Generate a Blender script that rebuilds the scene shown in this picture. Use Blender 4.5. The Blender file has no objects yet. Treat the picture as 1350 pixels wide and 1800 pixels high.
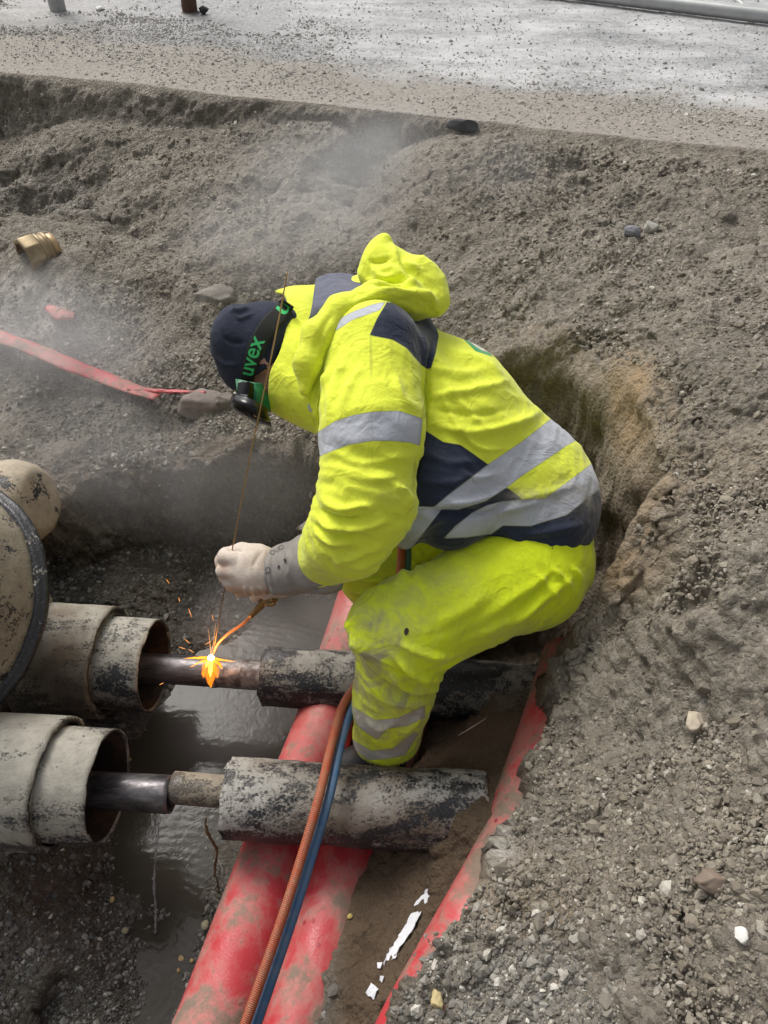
import bpy, math, random
import numpy as np
from mathutils import Vector, Matrix
from mathutils.bvhtree import BVHTree
random.seed(4); rng = np.random.default_rng(7)
R = math.radians
scene = bpy.context.scene
col = scene.collection

# ------------------------------------------------------------------ camera
PITCH = R(44); CS, SN = math.cos(PITCH), math.sin(PITCH); CAMZ = 1.934; F = 1300.0
cam_d = bpy.data.cameras.new("camera"); cam = bpy.data.objects.new("camera", cam_d); col.objects.link(cam)
cam_d.sensor_fit = 'VERTICAL'; cam_d.sensor_height = 36; cam_d.lens = 36 * F / 1800
cam_d.clip_start = 0.05; cam_d.clip_end = 500
cam.location = (0, 0, CAMZ); cam.rotation_euler = (R(90) - PITCH, 0, 0)
scene.camera = cam

# ------------------------------------------------------------------ world and sun (overcast)
world = bpy.data.worlds.new("World"); scene.world = world; world.use_nodes = True
wn = world.node_tree; wn.nodes.clear()
sky = wn.nodes.new('ShaderNodeTexSky'); sky.sky_type = 'NISHITA'; sky.sun_disc = False
SUN_EL, SUN_ROT = R(52), R(-35)
sky.sun_elevation = SUN_EL; sky.sun_rotation = SUN_ROT; sky.dust_density = 6; sky.air_density = 1.0; sky.ozone_density = 1
hs = wn.nodes.new('ShaderNodeHueSaturation'); hs.inputs['Saturation'].default_value = 0.22
bgn = wn.nodes.new('ShaderNodeBackground'); bgn.inputs[1].default_value = 0.115
out = wn.nodes.new('ShaderNodeOutputWorld')
wn.links.new(sky.outputs[0], hs.inputs['Color']); wn.links.new(hs.outputs[0], bgn.inputs[0]); wn.links.new(bgn.outputs[0], out.inputs[0])
sun_d = bpy.data.lights.new("sun", 'SUN'); sun_d.energy = 1.3; sun_d.angle = R(22); sun_d.color = (1, .965, .91)
sun = bpy.data.objects.new("sun", sun_d); col.objects.link(sun)
sdir = Vector((math.sin(SUN_ROT) * math.cos(SUN_EL), math.cos(SUN_ROT) * math.cos(SUN_EL), math.sin(SUN_EL)))
sun.rotation_euler = sdir.to_track_quat('Z', 'Y').to_euler()
vs = scene.view_settings
vs.view_transform = 'Standard'; vs.look = 'None'; vs.gamma = 1; vs.exposure = 0.47
scene.cycles.max_bounces = 8; scene.cycles.volume_bounces = 1; scene.cycles.volume_max_steps = 96
scene.cycles.volume_step_rate = 2.0; scene.cycles.caustics_reflective = False; scene.cycles.caustics_refractive = False
scene.cycles.use_denoising = True

# ------------------------------------------------------------------ pixel <-> world helpers (photo pixels, 1350 x 1800)
def U(px, py, t):
    v = (900 - py) / F
    return np.array([t * (px - 675) / F, t * (CS + v * SN), CAMZ - t * (SN - v * CS)])
def Uz(px, py, z):
    v = (900 - py) / F
    return U(px, py, (CAMZ - z) / (SN - v * CS))
def proj(P):
    P = np.asarray(P, float); y = P[:, 1]; z = P[:, 2] - CAMZ
    t = y * CS - z * SN; u = y * SN + z * CS
    return 675 + P[:, 0] / t * F, 900 - u / t * F, t

# ------------------------------------------------------------------ numpy noise
def _h(ix, iy, iz, s):
    n = (ix.astype(np.int64) * 374761393 + iy.astype(np.int64) * 668265263 + iz.astype(np.int64) * 2147483647 + s * 1442695041) & 0xffffffff
    n = ((n ^ (n >> 13)) * 1274126177) & 0xffffffff
    n = ((n ^ (n >> 16)) * 2246822519) & 0xffffffff
    return ((n ^ (n >> 15)) & 0xffffff) / float(0xffffff)
def vnoise(P, s=0):
    P = np.asarray(P, float); i = np.floor(P); f = P - i; f = f * f * f * (f * (f * 6 - 15) + 10); i = i.astype(np.int64)
    o = 0
    for dx in (0, 1):
        wx = f[:, 0] if dx else 1 - f[:, 0]
        for dy in (0, 1):
            wy = f[:, 1] if dy else 1 - f[:, 1]
            for dz in (0, 1):
                wz = f[:, 2] if dz else 1 - f[:, 2]
                o = o + wx * wy * wz * _h(i[:, 0] + dx, i[:, 1] + dy, i[:, 2] + dz, s)
    return o * 2 - 1
def fbm(P, o=4, s=0, gain=.5):
    P = np.asarray(P, float); a = 1; r = 0
    for k in range(o):
        r = r + a * vnoise(P * 2 ** k + 17.3 * k, s + k); a *= gain
    return r
def sstep(a, b, x):
    t = np.clip((x - a) / (b - a), 0, 1); return t * t * (3 - 2 * t)
def polysd(X, Y, poly):
    """signed distance to a closed polygon, negative inside"""
    X = np.asarray(X, float); Y = np.asarray(Y, float); d = np.full(X.shape, 1e9); ins = np.zeros(X.shape, bool)
    n = len(poly)
    for k in range(n):
        ax, ay = poly[k]; bx, by = poly[(k + 1) % n]
        ex, ey = bx - ax, by - ay; L = ex * ex + ey * ey + 1e-12
        t = np.clip(((X - ax) * ex + (Y - ay) * ey) / L, 0, 1)
        d = np.minimum(d, np.hypot(X - ax - t * ex, Y - ay - t * ey))
        c = ((ay > Y) != (by > Y)) & (X < (bx - ax) * (Y - ay) / (by - ay + 1e-12) + ax)
        ins ^= c
    return np.where(ins, -d, d)
def linedist(X, Y, pts):
    d = np.full(X.shape, 1e9); u = np.zeros(X.shape); tot = 0; 
    seg = [math.hypot(pts[k+1][0]-pts[k][0], pts[k+1][1]-pts[k][1]) for k in range(len(pts)-1)]; T = sum(seg)
    for k in range(len(pts) - 1):
        ax, ay = pts[k]; bx, by = pts[k + 1]; ex, ey = bx - ax, by - ay; L = ex * ex + ey * ey + 1e-12
        t = np.clip(((X - ax) * ex + (Y - ay) * ey) / L, 0, 1)
        dd = np.hypot(X - ax - t * ex, Y - ay - t * ey); m = dd < d
        d = np.where(m, dd, d); u = np.where(m, (tot + t * seg[k]) / T, u); tot += seg[k]
    return d, u

# ------------------------------------------------------------------ object helpers
def tag(o, label=None, cat=None, group=None, kind=None):
    if label: o['label'] = label
    if cat: o['category'] = cat
    if group: o['group'] = group
    if kind: o['kind'] = kind
    return o
def mesh_obj(name, V, Fa, mat, parent=None, smooth=True, attrs=None):
    me = bpy.data.meshes.new(name); V = np.asarray(V, np.float32)
    if isinstance(Fa, np.ndarray):
        n, k = Fa.shape
        me.vertices.add(len(V)); me.vertices.foreach_set('co', V.ravel())
        me.loops.add(n * k); me.loops.foreach_set('vertex_index', Fa.ravel().astype(np.int32))
        me.polygons.add(n); me.polygons.foreach_set('loop_start', np.arange(0, n * k, k, dtype=np.int32))
        me.update(calc_edges=True)
    else:
        me.from_pydata([tuple(map(float, v)) for v in V], [], Fa); me.update()
    me.polygons.foreach_set('use_smooth', np.full(len(me.polygons), smooth, bool))
    if attrs:
        for k, a in attrs.items():
            at = me.attributes.new(k, 'FLOAT', 'POINT'); at.data.foreach_set('value', np.asarray(a, np.float32))
    me.validate()
    o = bpy.data.objects.new(name, me); col.objects.link(o)
    if mat: me.materials.append(mat)
    if parent: o.parent = parent
    return o
def empty(name, loc=(0, 0, 0)):
    e = bpy.data.objects.new(name, None); col.objects.link(e); e.location = Vector(tuple(map(float, loc))); e.empty_display_size = .05
    return e
def adopt(parent, *kids):
    bpy.context.view_layer.update()
    for k in kids:
        k.parent = parent; k.matrix_parent_inverse = parent.matrix_world.inverted()
def cr(pts, n):
    """catmull-rom resample of a list of points to n points"""
    P = np.array(pts, float)
    if len(P) == 2: return P[0] + (P[1] - P[0]) * np.linspace(0, 1, n)[:, None]
    Q = np.vstack([2 * P[0] - P[1], P, 2 * P[-1] - P[-2]]); m = len(P) - 1
    o = []
    for u in np.linspace(0, m, n):
        i = min(int(u), m - 1); f = u - i; a, b, c, d = Q[i:i + 4]
        o.append(.5 * ((2 * b) + (c - a) * f + (2 * a - 5 * b + 4 * c - d) * f * f + (3 * b - a - 3 * c + d) * f ** 3))
    return np.array(o)
def frames(P):
    T = np.gradient(P, axis=0); T /= np.linalg.norm(T, axis=1)[:, None] + 1e-12
    a = np.array([0, 0, 1.]) if abs(T[0][2]) < .9 else np.array([1., 0, 0])
    N = np.zeros_like(P); n = np.cross(T[0], a); n /= np.linalg.norm(n); N[0] = n
    for k in range(1, len(P)):
        n = N[k - 1] - T[k] * N[k - 1].dot(T[k]); N[k] = n / (np.linalg.norm(n) + 1e-12)
    return T, N, np.cross(T, N)
def tube(pts, rad, n=60, seg=20, cap=True, smoothpath=True, disp=None):
    P = cr(pts, n) if smoothpath else np.array(pts, float); n = len(P)
    rr = np.interp(np.linspace(0, 1, n), np.linspace(0, 1, len(rad)), rad) if hasattr(rad, '__len__') else np.full(n, rad)
    T, N, B = frames(P); a = np.linspace(0, 2 * math.pi, seg, endpoint=False)
    V = (P[:, None, :] + rr[:, None, None] * (np.cos(a)[None, :, None] * N[:, None, :] + np.sin(a)[None, :, None] * B[:, None, :])).reshape(-1, 3)
    if disp is not None: V = V + disp(V)
    Fs = [(i * seg + j, i * seg + (j + 1) % seg, (i + 1) * seg + (j + 1) % seg, (i + 1) * seg + j) for i in range(n - 1) for j in range(seg)]
    if cap: Fs += [tuple(range(seg))[::-1], tuple((n - 1) * seg + j for j in range(seg))]
    return V, Fs
def lathe(o, ax, prof, seg=64, wob=0, s=0, rag=None):
    """revolve profile [(dist, radius)] round axis; rag = {row: amplitude} for torn rims"""
    ax = np.array(ax, float); ax /= np.linalg.norm(ax); a0 = np.array([0, 0, 1.]) if abs(ax[2]) < .9 else np.array([1., 0, 0])
    n = np.cross(ax, a0); n /= np.linalg.norm(n); b = np.cross(ax, n); a = np.linspace(0, 2 * math.pi, seg, endpoint=False)
    V = []
    for k, (d, r) in enumerate(prof):
        dd = np.full(seg, d, float)
        if rag and k in rag:
            q = np.stack([np.cos(a) * 3, np.sin(a) * 3, np.full(seg, 2.2)], 1); dd = dd + rag[k] * fbm(q, 3, 91 + s)
        V.append(np.array(o)[None] + dd[:, None] * ax + r * (np.cos(a)[:, None] * n + np.sin(a)[:, None] * b))
    V = np.vstack(V)
    if wob:
        V = V + (fbm(V * 14 + s, 3, s)[:, None] * wob) * _rad(V, np.array(o), ax)
    m = len(prof)
    Fs = [(i * seg + j, (i + 1) * seg + j, (i + 1) * seg + (j + 1) % seg, i * seg + (j + 1) % seg) for i in range(m - 1) for j in range(seg)]
    return V, Fs
def _rad(V, o, ax):
    q = V - o; q = q - (q @ ax)[:, None] * ax; return q / (np.linalg.norm(q, axis=1)[:, None] + 1e-9)
def dens(prof, step=.012):
    o = [prof[0]]
    for a, b in zip(prof[:-1], prof[1:]):
        L = math.hypot(b[0] - a[0], b[1] - a[1]); k = max(1, int(L / step))
        o += [(a[0] + (b[0] - a[0]) * i / k, a[1] + (b[1] - a[1]) * i / k) for i in range(1, k + 1)]
    return o
def recalc(o):
    import bmesh
    bm = bmesh.new(); bm.from_mesh(o.data); bmesh.ops.recalc_face_normals(bm, faces=bm.faces); bm.to_mesh(o.data); bm.free(); return o
def patch(rows, nu=24, nv=24):
    """rows: list of rows of control points -> smooth grid"""
    A = np.array([cr(r, nu) for r in rows]); Bq = np.array([cr(A[:, j], nv) for j in range(nu)])  # nu x nv
    V = Bq.reshape(-1, 3)
    Fs = [(i * nv + j, (i + 1) * nv + j, (i + 1) * nv + j + 1, i * nv + j + 1) for i in range(nu - 1) for j in range(nv - 1)]
    return V, Fs
def solid(o, th, off=0):
    m = o.modifiers.new('solid', 'SOLIDIFY'); m.thickness = th; m.offset = off; return o

# ------------------------------------------------------------------ implicit surfaces
def cap(P, a, b, ra, rb, w=None, k=1.0):
    a = np.asarray(a, np.float32); b = np.asarray(b, np.float32); ab = b - a; q = P - a
    t = np.clip((q @ ab) / (ab @ ab), 0, 1); r = q - t[..., None] * ab
    if w is not None:
        w = np.asarray(w, np.float32); w = w / np.linalg.norm(w); c = r @ w; r = r + (c * (k - 1))[..., None] * w
    return np.sqrt((r * r).sum(-1)) - (ra + (rb - ra) * t)
def ell(P, c, Rm, rad):
    q = (P - np.asarray(c, np.float32)) @ np.asarray(Rm, np.float32).T; rad = np.asarray(rad, np.float32)
    k0 = np.sqrt(((q / rad) ** 2).sum(-1)); k1 = np.sqrt(((q / rad ** 2) ** 2).sum(-1)) + 1e-9
    return k0 * (k0 - 1) / k1
def smin(a, b, k):
    h = np.clip(.5 + .5 * (b - a) / k, 0, 1); return b + (a - b) * h - k * h * (1 - h)
def chain(P, pts, rad, k=.02, w=None, fk=1.0):
    d = None
    for i in range(len(pts) - 1):
        e = cap(P, pts[i], pts[i + 1], rad[i], rad[i + 1], w, fk); d = e if d is None else smin(d, e, k)
    return d
def nets(fn, lo, hi, h):
    lo = np.array(lo, np.float32); n = np.ceil((np.array(hi) - lo) / h).astype(int) + 1
    ax = [lo[i] + h * np.arange(n[i], dtype=np.float32) for i in range(3)]
    Fv = np.empty(n, np.float32)
    for i in range(0, n[0], 24):
        g = np.stack(np.meshgrid(ax[0][i:i + 24], ax[1], ax[2], indexing='ij'), -1); Fv[i:i + 24] = fn(g)
    I = Fv < 0; cnt = np.zeros(n - 1, np.int8)
    offs = [(x, y, z) for x in (0, 1) for y in (0, 1) for z in (0, 1)]
    for x, y, z in offs: cnt += I[x:n[0] - 1 + x, y:n[1] - 1 + y, z:n[2] - 1 + z]
    act = (cnt > 0) & (cnt < 8); ijk = np.argwhere(act); idx = -np.ones(n - 1, np.int64); idx[act] = np.arange(len(ijk))
    C = np.stack([Fv[ijk[:, 0] + x, ijk[:, 1] + y, ijk[:, 2] + z] for x, y, z in offs], 1)
    S = np.zeros((len(ijk), 3)); K = np.zeros(len(ijk)); O = np.array(offs, float)
    for a in range(8):
        for b in range(a + 1, 8):
            if np.abs(O[a] - O[b]).sum() != 1: continue
            m = (C[:, a] < 0) != (C[:, b] < 0); t = C[:, a] / (C[:, a] - C[:, b] + 1e-20)
            S += np.where(m[:, None], O[a] + t[:, None] * (O[b] - O[a]), 0); K += m
    V = lo + h * (ijk + S / K[:, None]); faces = []
    for d in range(3):
        u, v = (d + 1) % 3, (d + 2) % 3
        s0 = [slice(None)] * 3; s1 = [slice(None)] * 3; s0[d] = slice(0, -1); s1[d] = slice(1, None)
        A = I[tuple(s0)]; Bm = I[tuple(s1)]; ch = np.argwhere(A != Bm)
        ok = (ch[:, u] > 0) & (ch[:, v] > 0) & (ch[:, u] < n[u] - 1) & (ch[:, v] < n[v] - 1); ch = ch[ok]
        eu = np.zeros(3, int); eu[u] = 1; ev = np.zeros(3, int); ev[v] = 1
        q = [idx[tuple(c.T)] for c in (ch, ch - eu, ch - eu - ev, ch - ev)]; q = np.stack(q, 1)
        fl = A[tuple(ch.T)]; q[~fl] = q[~fl][:, ::-1]; faces.append(q)
    Fq = np.vstack(faces); Fq = Fq[(Fq >= 0).all(1)]
    return V, Fq
def vnorm(V, Fq):
    a, b, c, d = (V[Fq[:, i]] for i in range(4)); n = np.cross(c - a, d - b); N = np.zeros_like(V)
    for i in range(4): np.add.at(N, Fq[:, i], n)
    return N / (np.linalg.norm(N, axis=1)[:, None] + 1e-12)
def facing(V, N):
    d = V - np.array([0, 0, CAMZ]); d /= np.linalg.norm(d, axis=1)[:, None]; return -(N * d).sum(1)
def sculpt(V, Fq, folds=(), noises=()):
    N = vnorm(V, Fq); px, py, t = proj(V); fc = sstep(-.15, .35, facing(V, N)); D = np.zeros(len(V))
    for pts, w, hgt in folds:
        X = [p[0] for p in pts]; Y = [p[1] for p in pts]
        m = (px > min(X) - 3 * w) & (px < max(X) + 3 * w) & (py > min(Y) - 3 * w) & (py < max(Y) + 3 * w)
        if not m.any(): continue
        c = cr([(x, y, 0) for x, y in pts], max(6, 4 * len(pts)))[:, :2]
        d, u = linedist(px[m], py[m], [tuple(q) for q in c])
        D[m] += 1.45 * hgt * np.exp(-(d / (w * .82)) ** 2) * np.clip(np.sin(math.pi * np.clip(u, .04, .96)) * 1.4, 0, 1) * fc[m]
    for cen, rad, ax, amp, fa, fx, s in noises:   # folds across a direction
        ax = np.array(ax, float); ax /= np.linalg.norm(ax); q = V - cen; al = q @ ax
        w = np.exp(-((q * q).sum(1)) / rad ** 2); Q = q * fx + (al * (fa - fx))[:, None] * ax
        nz = vnoise(Q + s, s) + .4 * vnoise(Q * 2.1 + s, s + 5); D += amp * w * (1 - np.abs(nz) * 1.6)
    return V + N * D[:, None]

# ------------------------------------------------------------------ materials
class NT:
    def __init__(s, name):
        s.m = bpy.data.materials.new(name); s.m.use_nodes = True; s.t = s.m.node_tree; s.t.nodes.clear()
        s.out = s.n('ShaderNodeOutputMaterial')
    def n(s, t, **kw):
        x = s.t.nodes.new(t)
        for k, v in kw.items(): setattr(x, k, v)
        return x
    def put(s, sock, v):
        if hasattr(v, 'is_linked') or isinstance(v, bpy.types.NodeSocket): s.t.links.new(v, sock)
        elif isinstance(v, (tuple, list)) and len(v) == 3 and sock.type == 'RGBA': sock.default_value = (*v, 1)
        else: sock.default_value = v
    def obj(s, scale=None):
        c = s.n('ShaderNodeTexCoord').outputs['Object']
        if scale is None: return c
        mp = s.n('ShaderNodeMapping'); s.t.links.new(c, mp.inputs[0]); mp.inputs['Scale'].default_value = scale; return mp.outputs[0]
    def noise(s, sc, det=4, rough=.5, dist=0, vec=None, ch=0):
        x = s.n('ShaderNodeTexNoise'); s.put(x.inputs['Vector'], vec if vec else s.obj()); x.inputs['Scale'].default_value = sc
        x.inputs['Detail'].default_value = det; x.inputs['Roughness'].default_value = rough; x.inputs['Distortion'].default_value = dist
        return x.outputs[ch]
    def voro(s, sc, feat='F1', out='Distance', vec=None, rnd=1):
        x = s.n('ShaderNodeTexVoronoi'); x.feature = feat; s.put(x.inputs['Vector'], vec if vec else s.obj()); x.inputs['Scale'].default_value = sc
        x.inputs['Randomness'].default_value = rnd
        return x.outputs[out]
    def rng(s, v, a, b, c=0, d=1, smooth=False):
        x = s.n('ShaderNodeMapRange'); x.interpolation_type = 'SMOOTHSTEP' if smooth else 'LINEAR'; s.put(x.inputs[0], v)
        for i, q in enumerate((a, b, c, d)): x.inputs[i + 1].default_value = q
        return x.outputs[0]
    def mix(s, f, a, b, mode='MIX'):
        x = s.n('ShaderNodeMix', data_type='RGBA', blend_type=mode); s.put(x.inputs[0], f); s.put(x.inputs[6], a); s.put(x.inputs[7], b); return x.outputs[2]
    def m2(s, op, a, b=0.0, clamp=False):
        x = s.n('ShaderNodeMath', operation=op, use_clamp=clamp); s.put(x.inputs[0], a); s.put(x.inputs[1], b); return x.outputs[0]
    def attr(s, nm): return s.n('ShaderNodeAttribute', attribute_name=nm).outputs['Fac']
    def ramp(s, f, stops):
        x = s.n('ShaderNodeValToRGB'); s.put(x.inputs[0], f); e = x.color_ramp.elements
        while len(e) < len(stops): e.new(.5)
        for q, (p, c) in zip(e, stops): q.position = p; q.color = (*c, 1)
        return x.outputs[0]
    def bump(s, h, dist=.002, st=1.0, nrm=None):
        x = s.n('ShaderNodeBump'); s.put(x.inputs['Height'], h); x.inputs['Distance'].default_value = dist; x.inputs['Strength'].default_value = st
        if nrm: s.put(x.inputs['Normal'], nrm)
        return x.outputs[0]
    def bsdf(s, base, rough=.8, normal=None, **kw):
        b = s.n('ShaderNodeBsdfPrincipled'); s.put(b.inputs['Base Color'], base); s.put(b.inputs['Roughness'], rough)
        if normal: s.put(b.inputs['Normal'], normal)
        for k, v in kw.items(): s.put(b.inputs[k.replace('_', ' ')], v)
        s.t.links.new(b.outputs[0], s.out.inputs[0]); return s.m

def ground_mat():
    m = NT('soil'); g = m.obj()
    wet, tan, pale, blk = m.attr('wet'), m.attr('tan'), m.attr('pale'), m.attr('mud')
    warp = m.n('ShaderNodeVectorMath', operation='ADD'); m.put(warp.inputs[0], g)
    nz = m.noise(30, 3, .5, ch=1); sc = m.n('ShaderNodeVectorMath', operation='SCALE'); m.put(sc.inputs[0], nz); sc.inputs['Scale'].default_value = .02
    m.put(warp.inputs[1], sc.outputs[0]); w = warp.outputs[0]
    base = m.ramp(m.noise(3.5, 5, .6), [(.3, (.142, .121, .092)), (.5, (.212, .185, .145)), (.7, (.290, .258, .206))])
    cell = m.voro(95, out='Color', vec=w); bw = m.n('ShaderNodeRGBToBW'); m.put(bw.inputs[0], cell)
    c1 = m.mix(.55, base, m.ramp(bw.outputs[0], [(.15, (.12, .105, .086)), (.5, (.22, .195, .158)), (.8, (.33, .30, .255)), (.97, (.50, .47, .42))]))
    sp = m.rng(m.noise(260, 2, .6), .42, .64); c1 = m.mix(m.m2('MULTIPLY', sp, .5), c1, m.mix(.5, base, (.30, .27, .22)))
    c1 = m.mix(m.m2('MULTIPLY', tan, m.rng(m.noise(14, 4), .3, .6, .55, 1)), c1, m.mix(m.noise(120, 3), (.30, .205, .115), (.36, .27, .17)))
    c1 = m.mix(m.m2('MULTIPLY', pale, m.rng(m.noise(20, 4), .3, .65, .4, 1)), c1, (.50, .47, .42))
    c1 = m.mix(m.m2('MULTIPLY', blk, .92), c1, m.mix(m.noise(22, 5, .65), (.068, .044, .025), (.155, .104, .062)))
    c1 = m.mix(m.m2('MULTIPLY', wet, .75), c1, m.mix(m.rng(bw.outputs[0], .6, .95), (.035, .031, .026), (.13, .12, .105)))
    hgt = m.m2('ADD', m.m2('MULTIPLY', m.voro(95, vec=w), -.9), m.m2('MULTIPLY', m.noise(45, 8, .7), 1.3))
    hgt2 = m.m2('ADD', m.m2('MULTIPLY', m.voro(230, vec=w), -.5), m.noise(320, 3, .6))
    nb = m.bump(hgt, .010, .8); nb = m.bump(hgt2, .0035, .8, nb)
    ro = m.rng(wet, 0, 1, .92, .38)
    return m.bsdf(c1, ro, nb, Specular_IOR_Level=.35)
def road_mat():
    m = NT('road'); wh, wt, brn = m.attr('salt'), m.attr('wet'), m.attr('brown')
    cell = m.voro(85, out='Color'); bw = m.n('ShaderNodeRGBToBW'); m.put(bw.inputs[0], cell)
    base = m.ramp(bw.outputs[0], [(.1, (.10, .10, .10)), (.5, (.20, .20, .20)), (.85, (.34, .34, .335)), (1, (.6, .6, .58))])
    base = m.mix(m.rng(m.noise(5, 5), .35, .65, .05, .55), base, (.22, .22, .225))
    br = m.ramp(m.noise(60, 6, .7), [(.3, (.17, .148, .118)), (.7, (.36, .325, .28))])
    c = m.mix(m.m2('MULTIPLY', brn, .82), base, br)
    st = m.rng(m.noise(2.6, 10, .74, .2, vec=m.obj((.8, 1.3, 1))), .36, .66); c = m.mix(m.m2('MULTIPLY', wh, st), c, (.50, .50, .495))
    hb = m.m2('ADD', m.m2('MULTIPLY', m.voro(120), -1), m.noise(60, 6, .7))
    ro = m.rng(m.m2('MULTIPLY', wt, m.rng(m.noise(6, 4), .35, .6, .5, 1)), 0, 1, .9, .42)
    return m.bsdf(c, ro, m.bump(hb, .003, .5), Specular_IOR_Level=.4)
def stone_mat(name='gravel', lift=0.0):
    m = NT(name); r = m.n('ShaderNodeNewGeometry').outputs['Random Per Island']
    tx = m.attr('tone')
    a = m.ramp(r, [(0, (.155, .130, .098)), (.4, (.222, .190, .145)), (.80, (.282, .247, .193)), (.96, (.34, .305, .25)), (1, (.56, .53, .46))])
    b = m.ramp(r, [(0, (.05, .051, .053)), (.4, (.12, .118, .112)), (.7, (.20, .198, .188)), (.88, (.36, .35, .32)), (1, (.70, .67, .60))])
    c = m.mix(tx, a, b); c = m.mix(m.rng(m.noise(180, 4, .7), .35, .7, 0, .6), c, (.185, .161, .125))
    c = m.mix(lift, c, (.62, .60, .56)) if lift else c
    w = m.attr('wet'); c = m.mix(m.m2('MULTIPLY', w, .62), c, (.028, .026, .023))
    return m.bsdf(c, m.rng(w, 0, 1, .85, .25), m.bump(m.noise(300, 3), .0015, .5), Specular_IOR_Level=.4)
def cloth_mat(name, base, regions=(), seams=True, dirt=None, rough=.75, dirtcol=(.30, .29, .20)):
    m = NT(name); g = m.obj()
    sh = m.rng(m.noise(7, 4), .3, .7, 0, 1)
    c = m.mix(m.m2('MULTIPLY', sh, .22), base, tuple(x * .80 for x in base))
    ro = rough; met = 0.0
    for at, rc in regions:
        f = m.rng(m.attr(at), .45, -.45)
        c = m.mix(f, c, m.mix(m.rng(m.noise(25, 5, .6), .4, .75, 0, .35), rc, tuple(x * .72 for x in rc)))
    if seams:
        s = m.rng(m.attr('seam'), 1.5, .4); c = m.mix(m.m2('MULTIPLY', s, .6), c, m.mix(.5, c, (.12, .12, .03)))
    if dirt:
        f = m.m2('MULTIPLY', m.attr('dirt'), m.rng(m.noise(18, 7, .68, .8), .36, .62)); c = m.mix(f, c, dirtcol)
    wv = m.n('ShaderNodeTexWave'); wv.inputs['Scale'].default_value = 260; m.put(wv.inputs['Vector'], g)
    for at, rc in regions: c = m.mix(m.rng(m.m2('ABSOLUTE', m.attr(at)), 1.1, .3, 0, .45), c, (.12, .13, .06))
    hb = m.m2('ADD', m.noise(70, 5, .6), m.m2('MULTIPLY', m.noise(900, 2), .18))
    cr1 = m.m2('ABSOLUTE', m.m2('SUBTRACT', m.noise(5, 2, .5, 1.0), .5)); cr1 = m.rng(cr1, 0, .12, 1, 0, True)
    cr2 = m.m2('ABSOLUTE', m.m2('SUBTRACT', m.noise(11, 2, .5, 1.4), .48)); cr2 = m.rng(cr2, 0, .08, 1, 0, True)
    crs = m.m2('ADD', cr1, m.m2('MULTIPLY', cr2, .5))
    nb = m.bump(hb, .0035, .5); nb = m.bump(m.noise(22, 4, .55, .6), .010, .45, nb); nb = m.bump(crs, .006, .24, nb)
    return m.bsdf(c, ro, nb, Sheen_Weight=.25, Sheen_Roughness=.4, Specular_IOR_Level=.25)
def mudpipe_mat(name, dark=(.022, .022, .024), mud=(.33, .30, .25), cover=.5, under=True, brown=0.0, rough=.8, gl=.35):
    m = NT(name); nz = m.n('ShaderNodeSeparateXYZ'); m.put(nz.inputs[0], m.n('ShaderNodeNewGeometry').outputs['Normal'])
    n1 = m.noise(9, 8, .68, .4, vec=m.obj((.55, 1.25, 1.25))); n2 = m.noise(38, 6, .7, .3); n3 = m.noise(170, 3, .6)
    k = m.m2('ADD', m.m2('MULTIPLY_ADD', n1, 2.3) if 0 else m.m2('SUBTRACT', m.m2('MULTIPLY', n1, 2.4), .7), m.m2('MULTIPLY', n2, .85)); k = m.m2('SUBTRACT', k, .15); k = m.m2('ADD', k, m.m2('SUBTRACT', m.m2('MULTIPLY', n3, .9), .31))
    if under: k = m.m2('ADD', k, m.m2('MULTIPLY', m.rng(nz.outputs[2], -.62, .62), .50))
    f = m.rng(k, 1.52 - cover * .5, 1.74 - cover * .5) if under else m.rng(k, 1.22 - cover * .5, 1.34 - cover * .5)
    mc = m.mix(m.rng(m.noise(26, 6, .7), .3, .7), mud, tuple(x * .62 for x in mud))
    if brown: mc = m.mix(m.rng(m.noise(4, 4), .45, .6, 0, brown), mc, (.13, .095, .062))
    c = m.mix(f, m.mix(m.rng(n3, .55, .7, 0, .5), dark, tuple(min(1, x * 5) for x in dark)), mc)
    ro = m.rng(f, 0, 1, gl, rough)
    hb = m.m2('ADD', m.m2('MULTIPLY', f, .6), m.m2('ADD', m.m2('MULTIPLY', n2, .6), m.m2('MULTIPLY', n3, .4)))
    return m.bsdf(c, ro, m.bump(hb, .004, .8), Specular_IOR_Level=.45)
def red_mat(name='red_plastic', cover=.4):
    m = NT(name); n1 = m.noise(10, 8, .66, .3); n2 = m.noise(45, 5, .7); n3 = m.noise(200, 3)
    c = m.mix(m.noise(16, 4), (.42, .028, .038), (.52, .055, .062))
    c = m.mix(m.rng(n1, .44, .66, 0, .8), c, (.46, .25, .21)); c = m.mix(m.rng(m.noise(5, 9, .75, .6), .46, .60, 0, .38), c, (.42, .30, .24))
    v = m.voro(34); c = m.mix(m.m2('MULTIPLY', m.rng(v, .22, .12), m.rng(m.noise(7), .5, .56)), c, (.33, .018, .03))
    k = m.m2('ADD', n1, m.m2('MULTIPLY', n2, .5)); f = m.rng(k, .97 - cover * .5, 1.10 - cover * .5, 0, .9)
    c = m.mix(f, c, m.mix(n2, (.10, .075, .05), (.26, .21, .155)))
    return m.bsdf(c, m.rng(n1, .4, .6, .38, .8), m.bump(m.m2('ADD', f, n3), .0015, .5))
def simple(name, base, rough=.6, metal=0., bsc=60, bd=.001, var=.25, **kw):
    m = NT(name); c = m.mix(m.rng(m.noise(bsc * .4, 5, .6), .3, .7), base, tuple(x * (1 - var) for x in base))
    return m.bsdf(c, rough, m.bump(m.noise(bsc, 5, .6), bd, .6), Metallic=metal, **kw)
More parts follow.
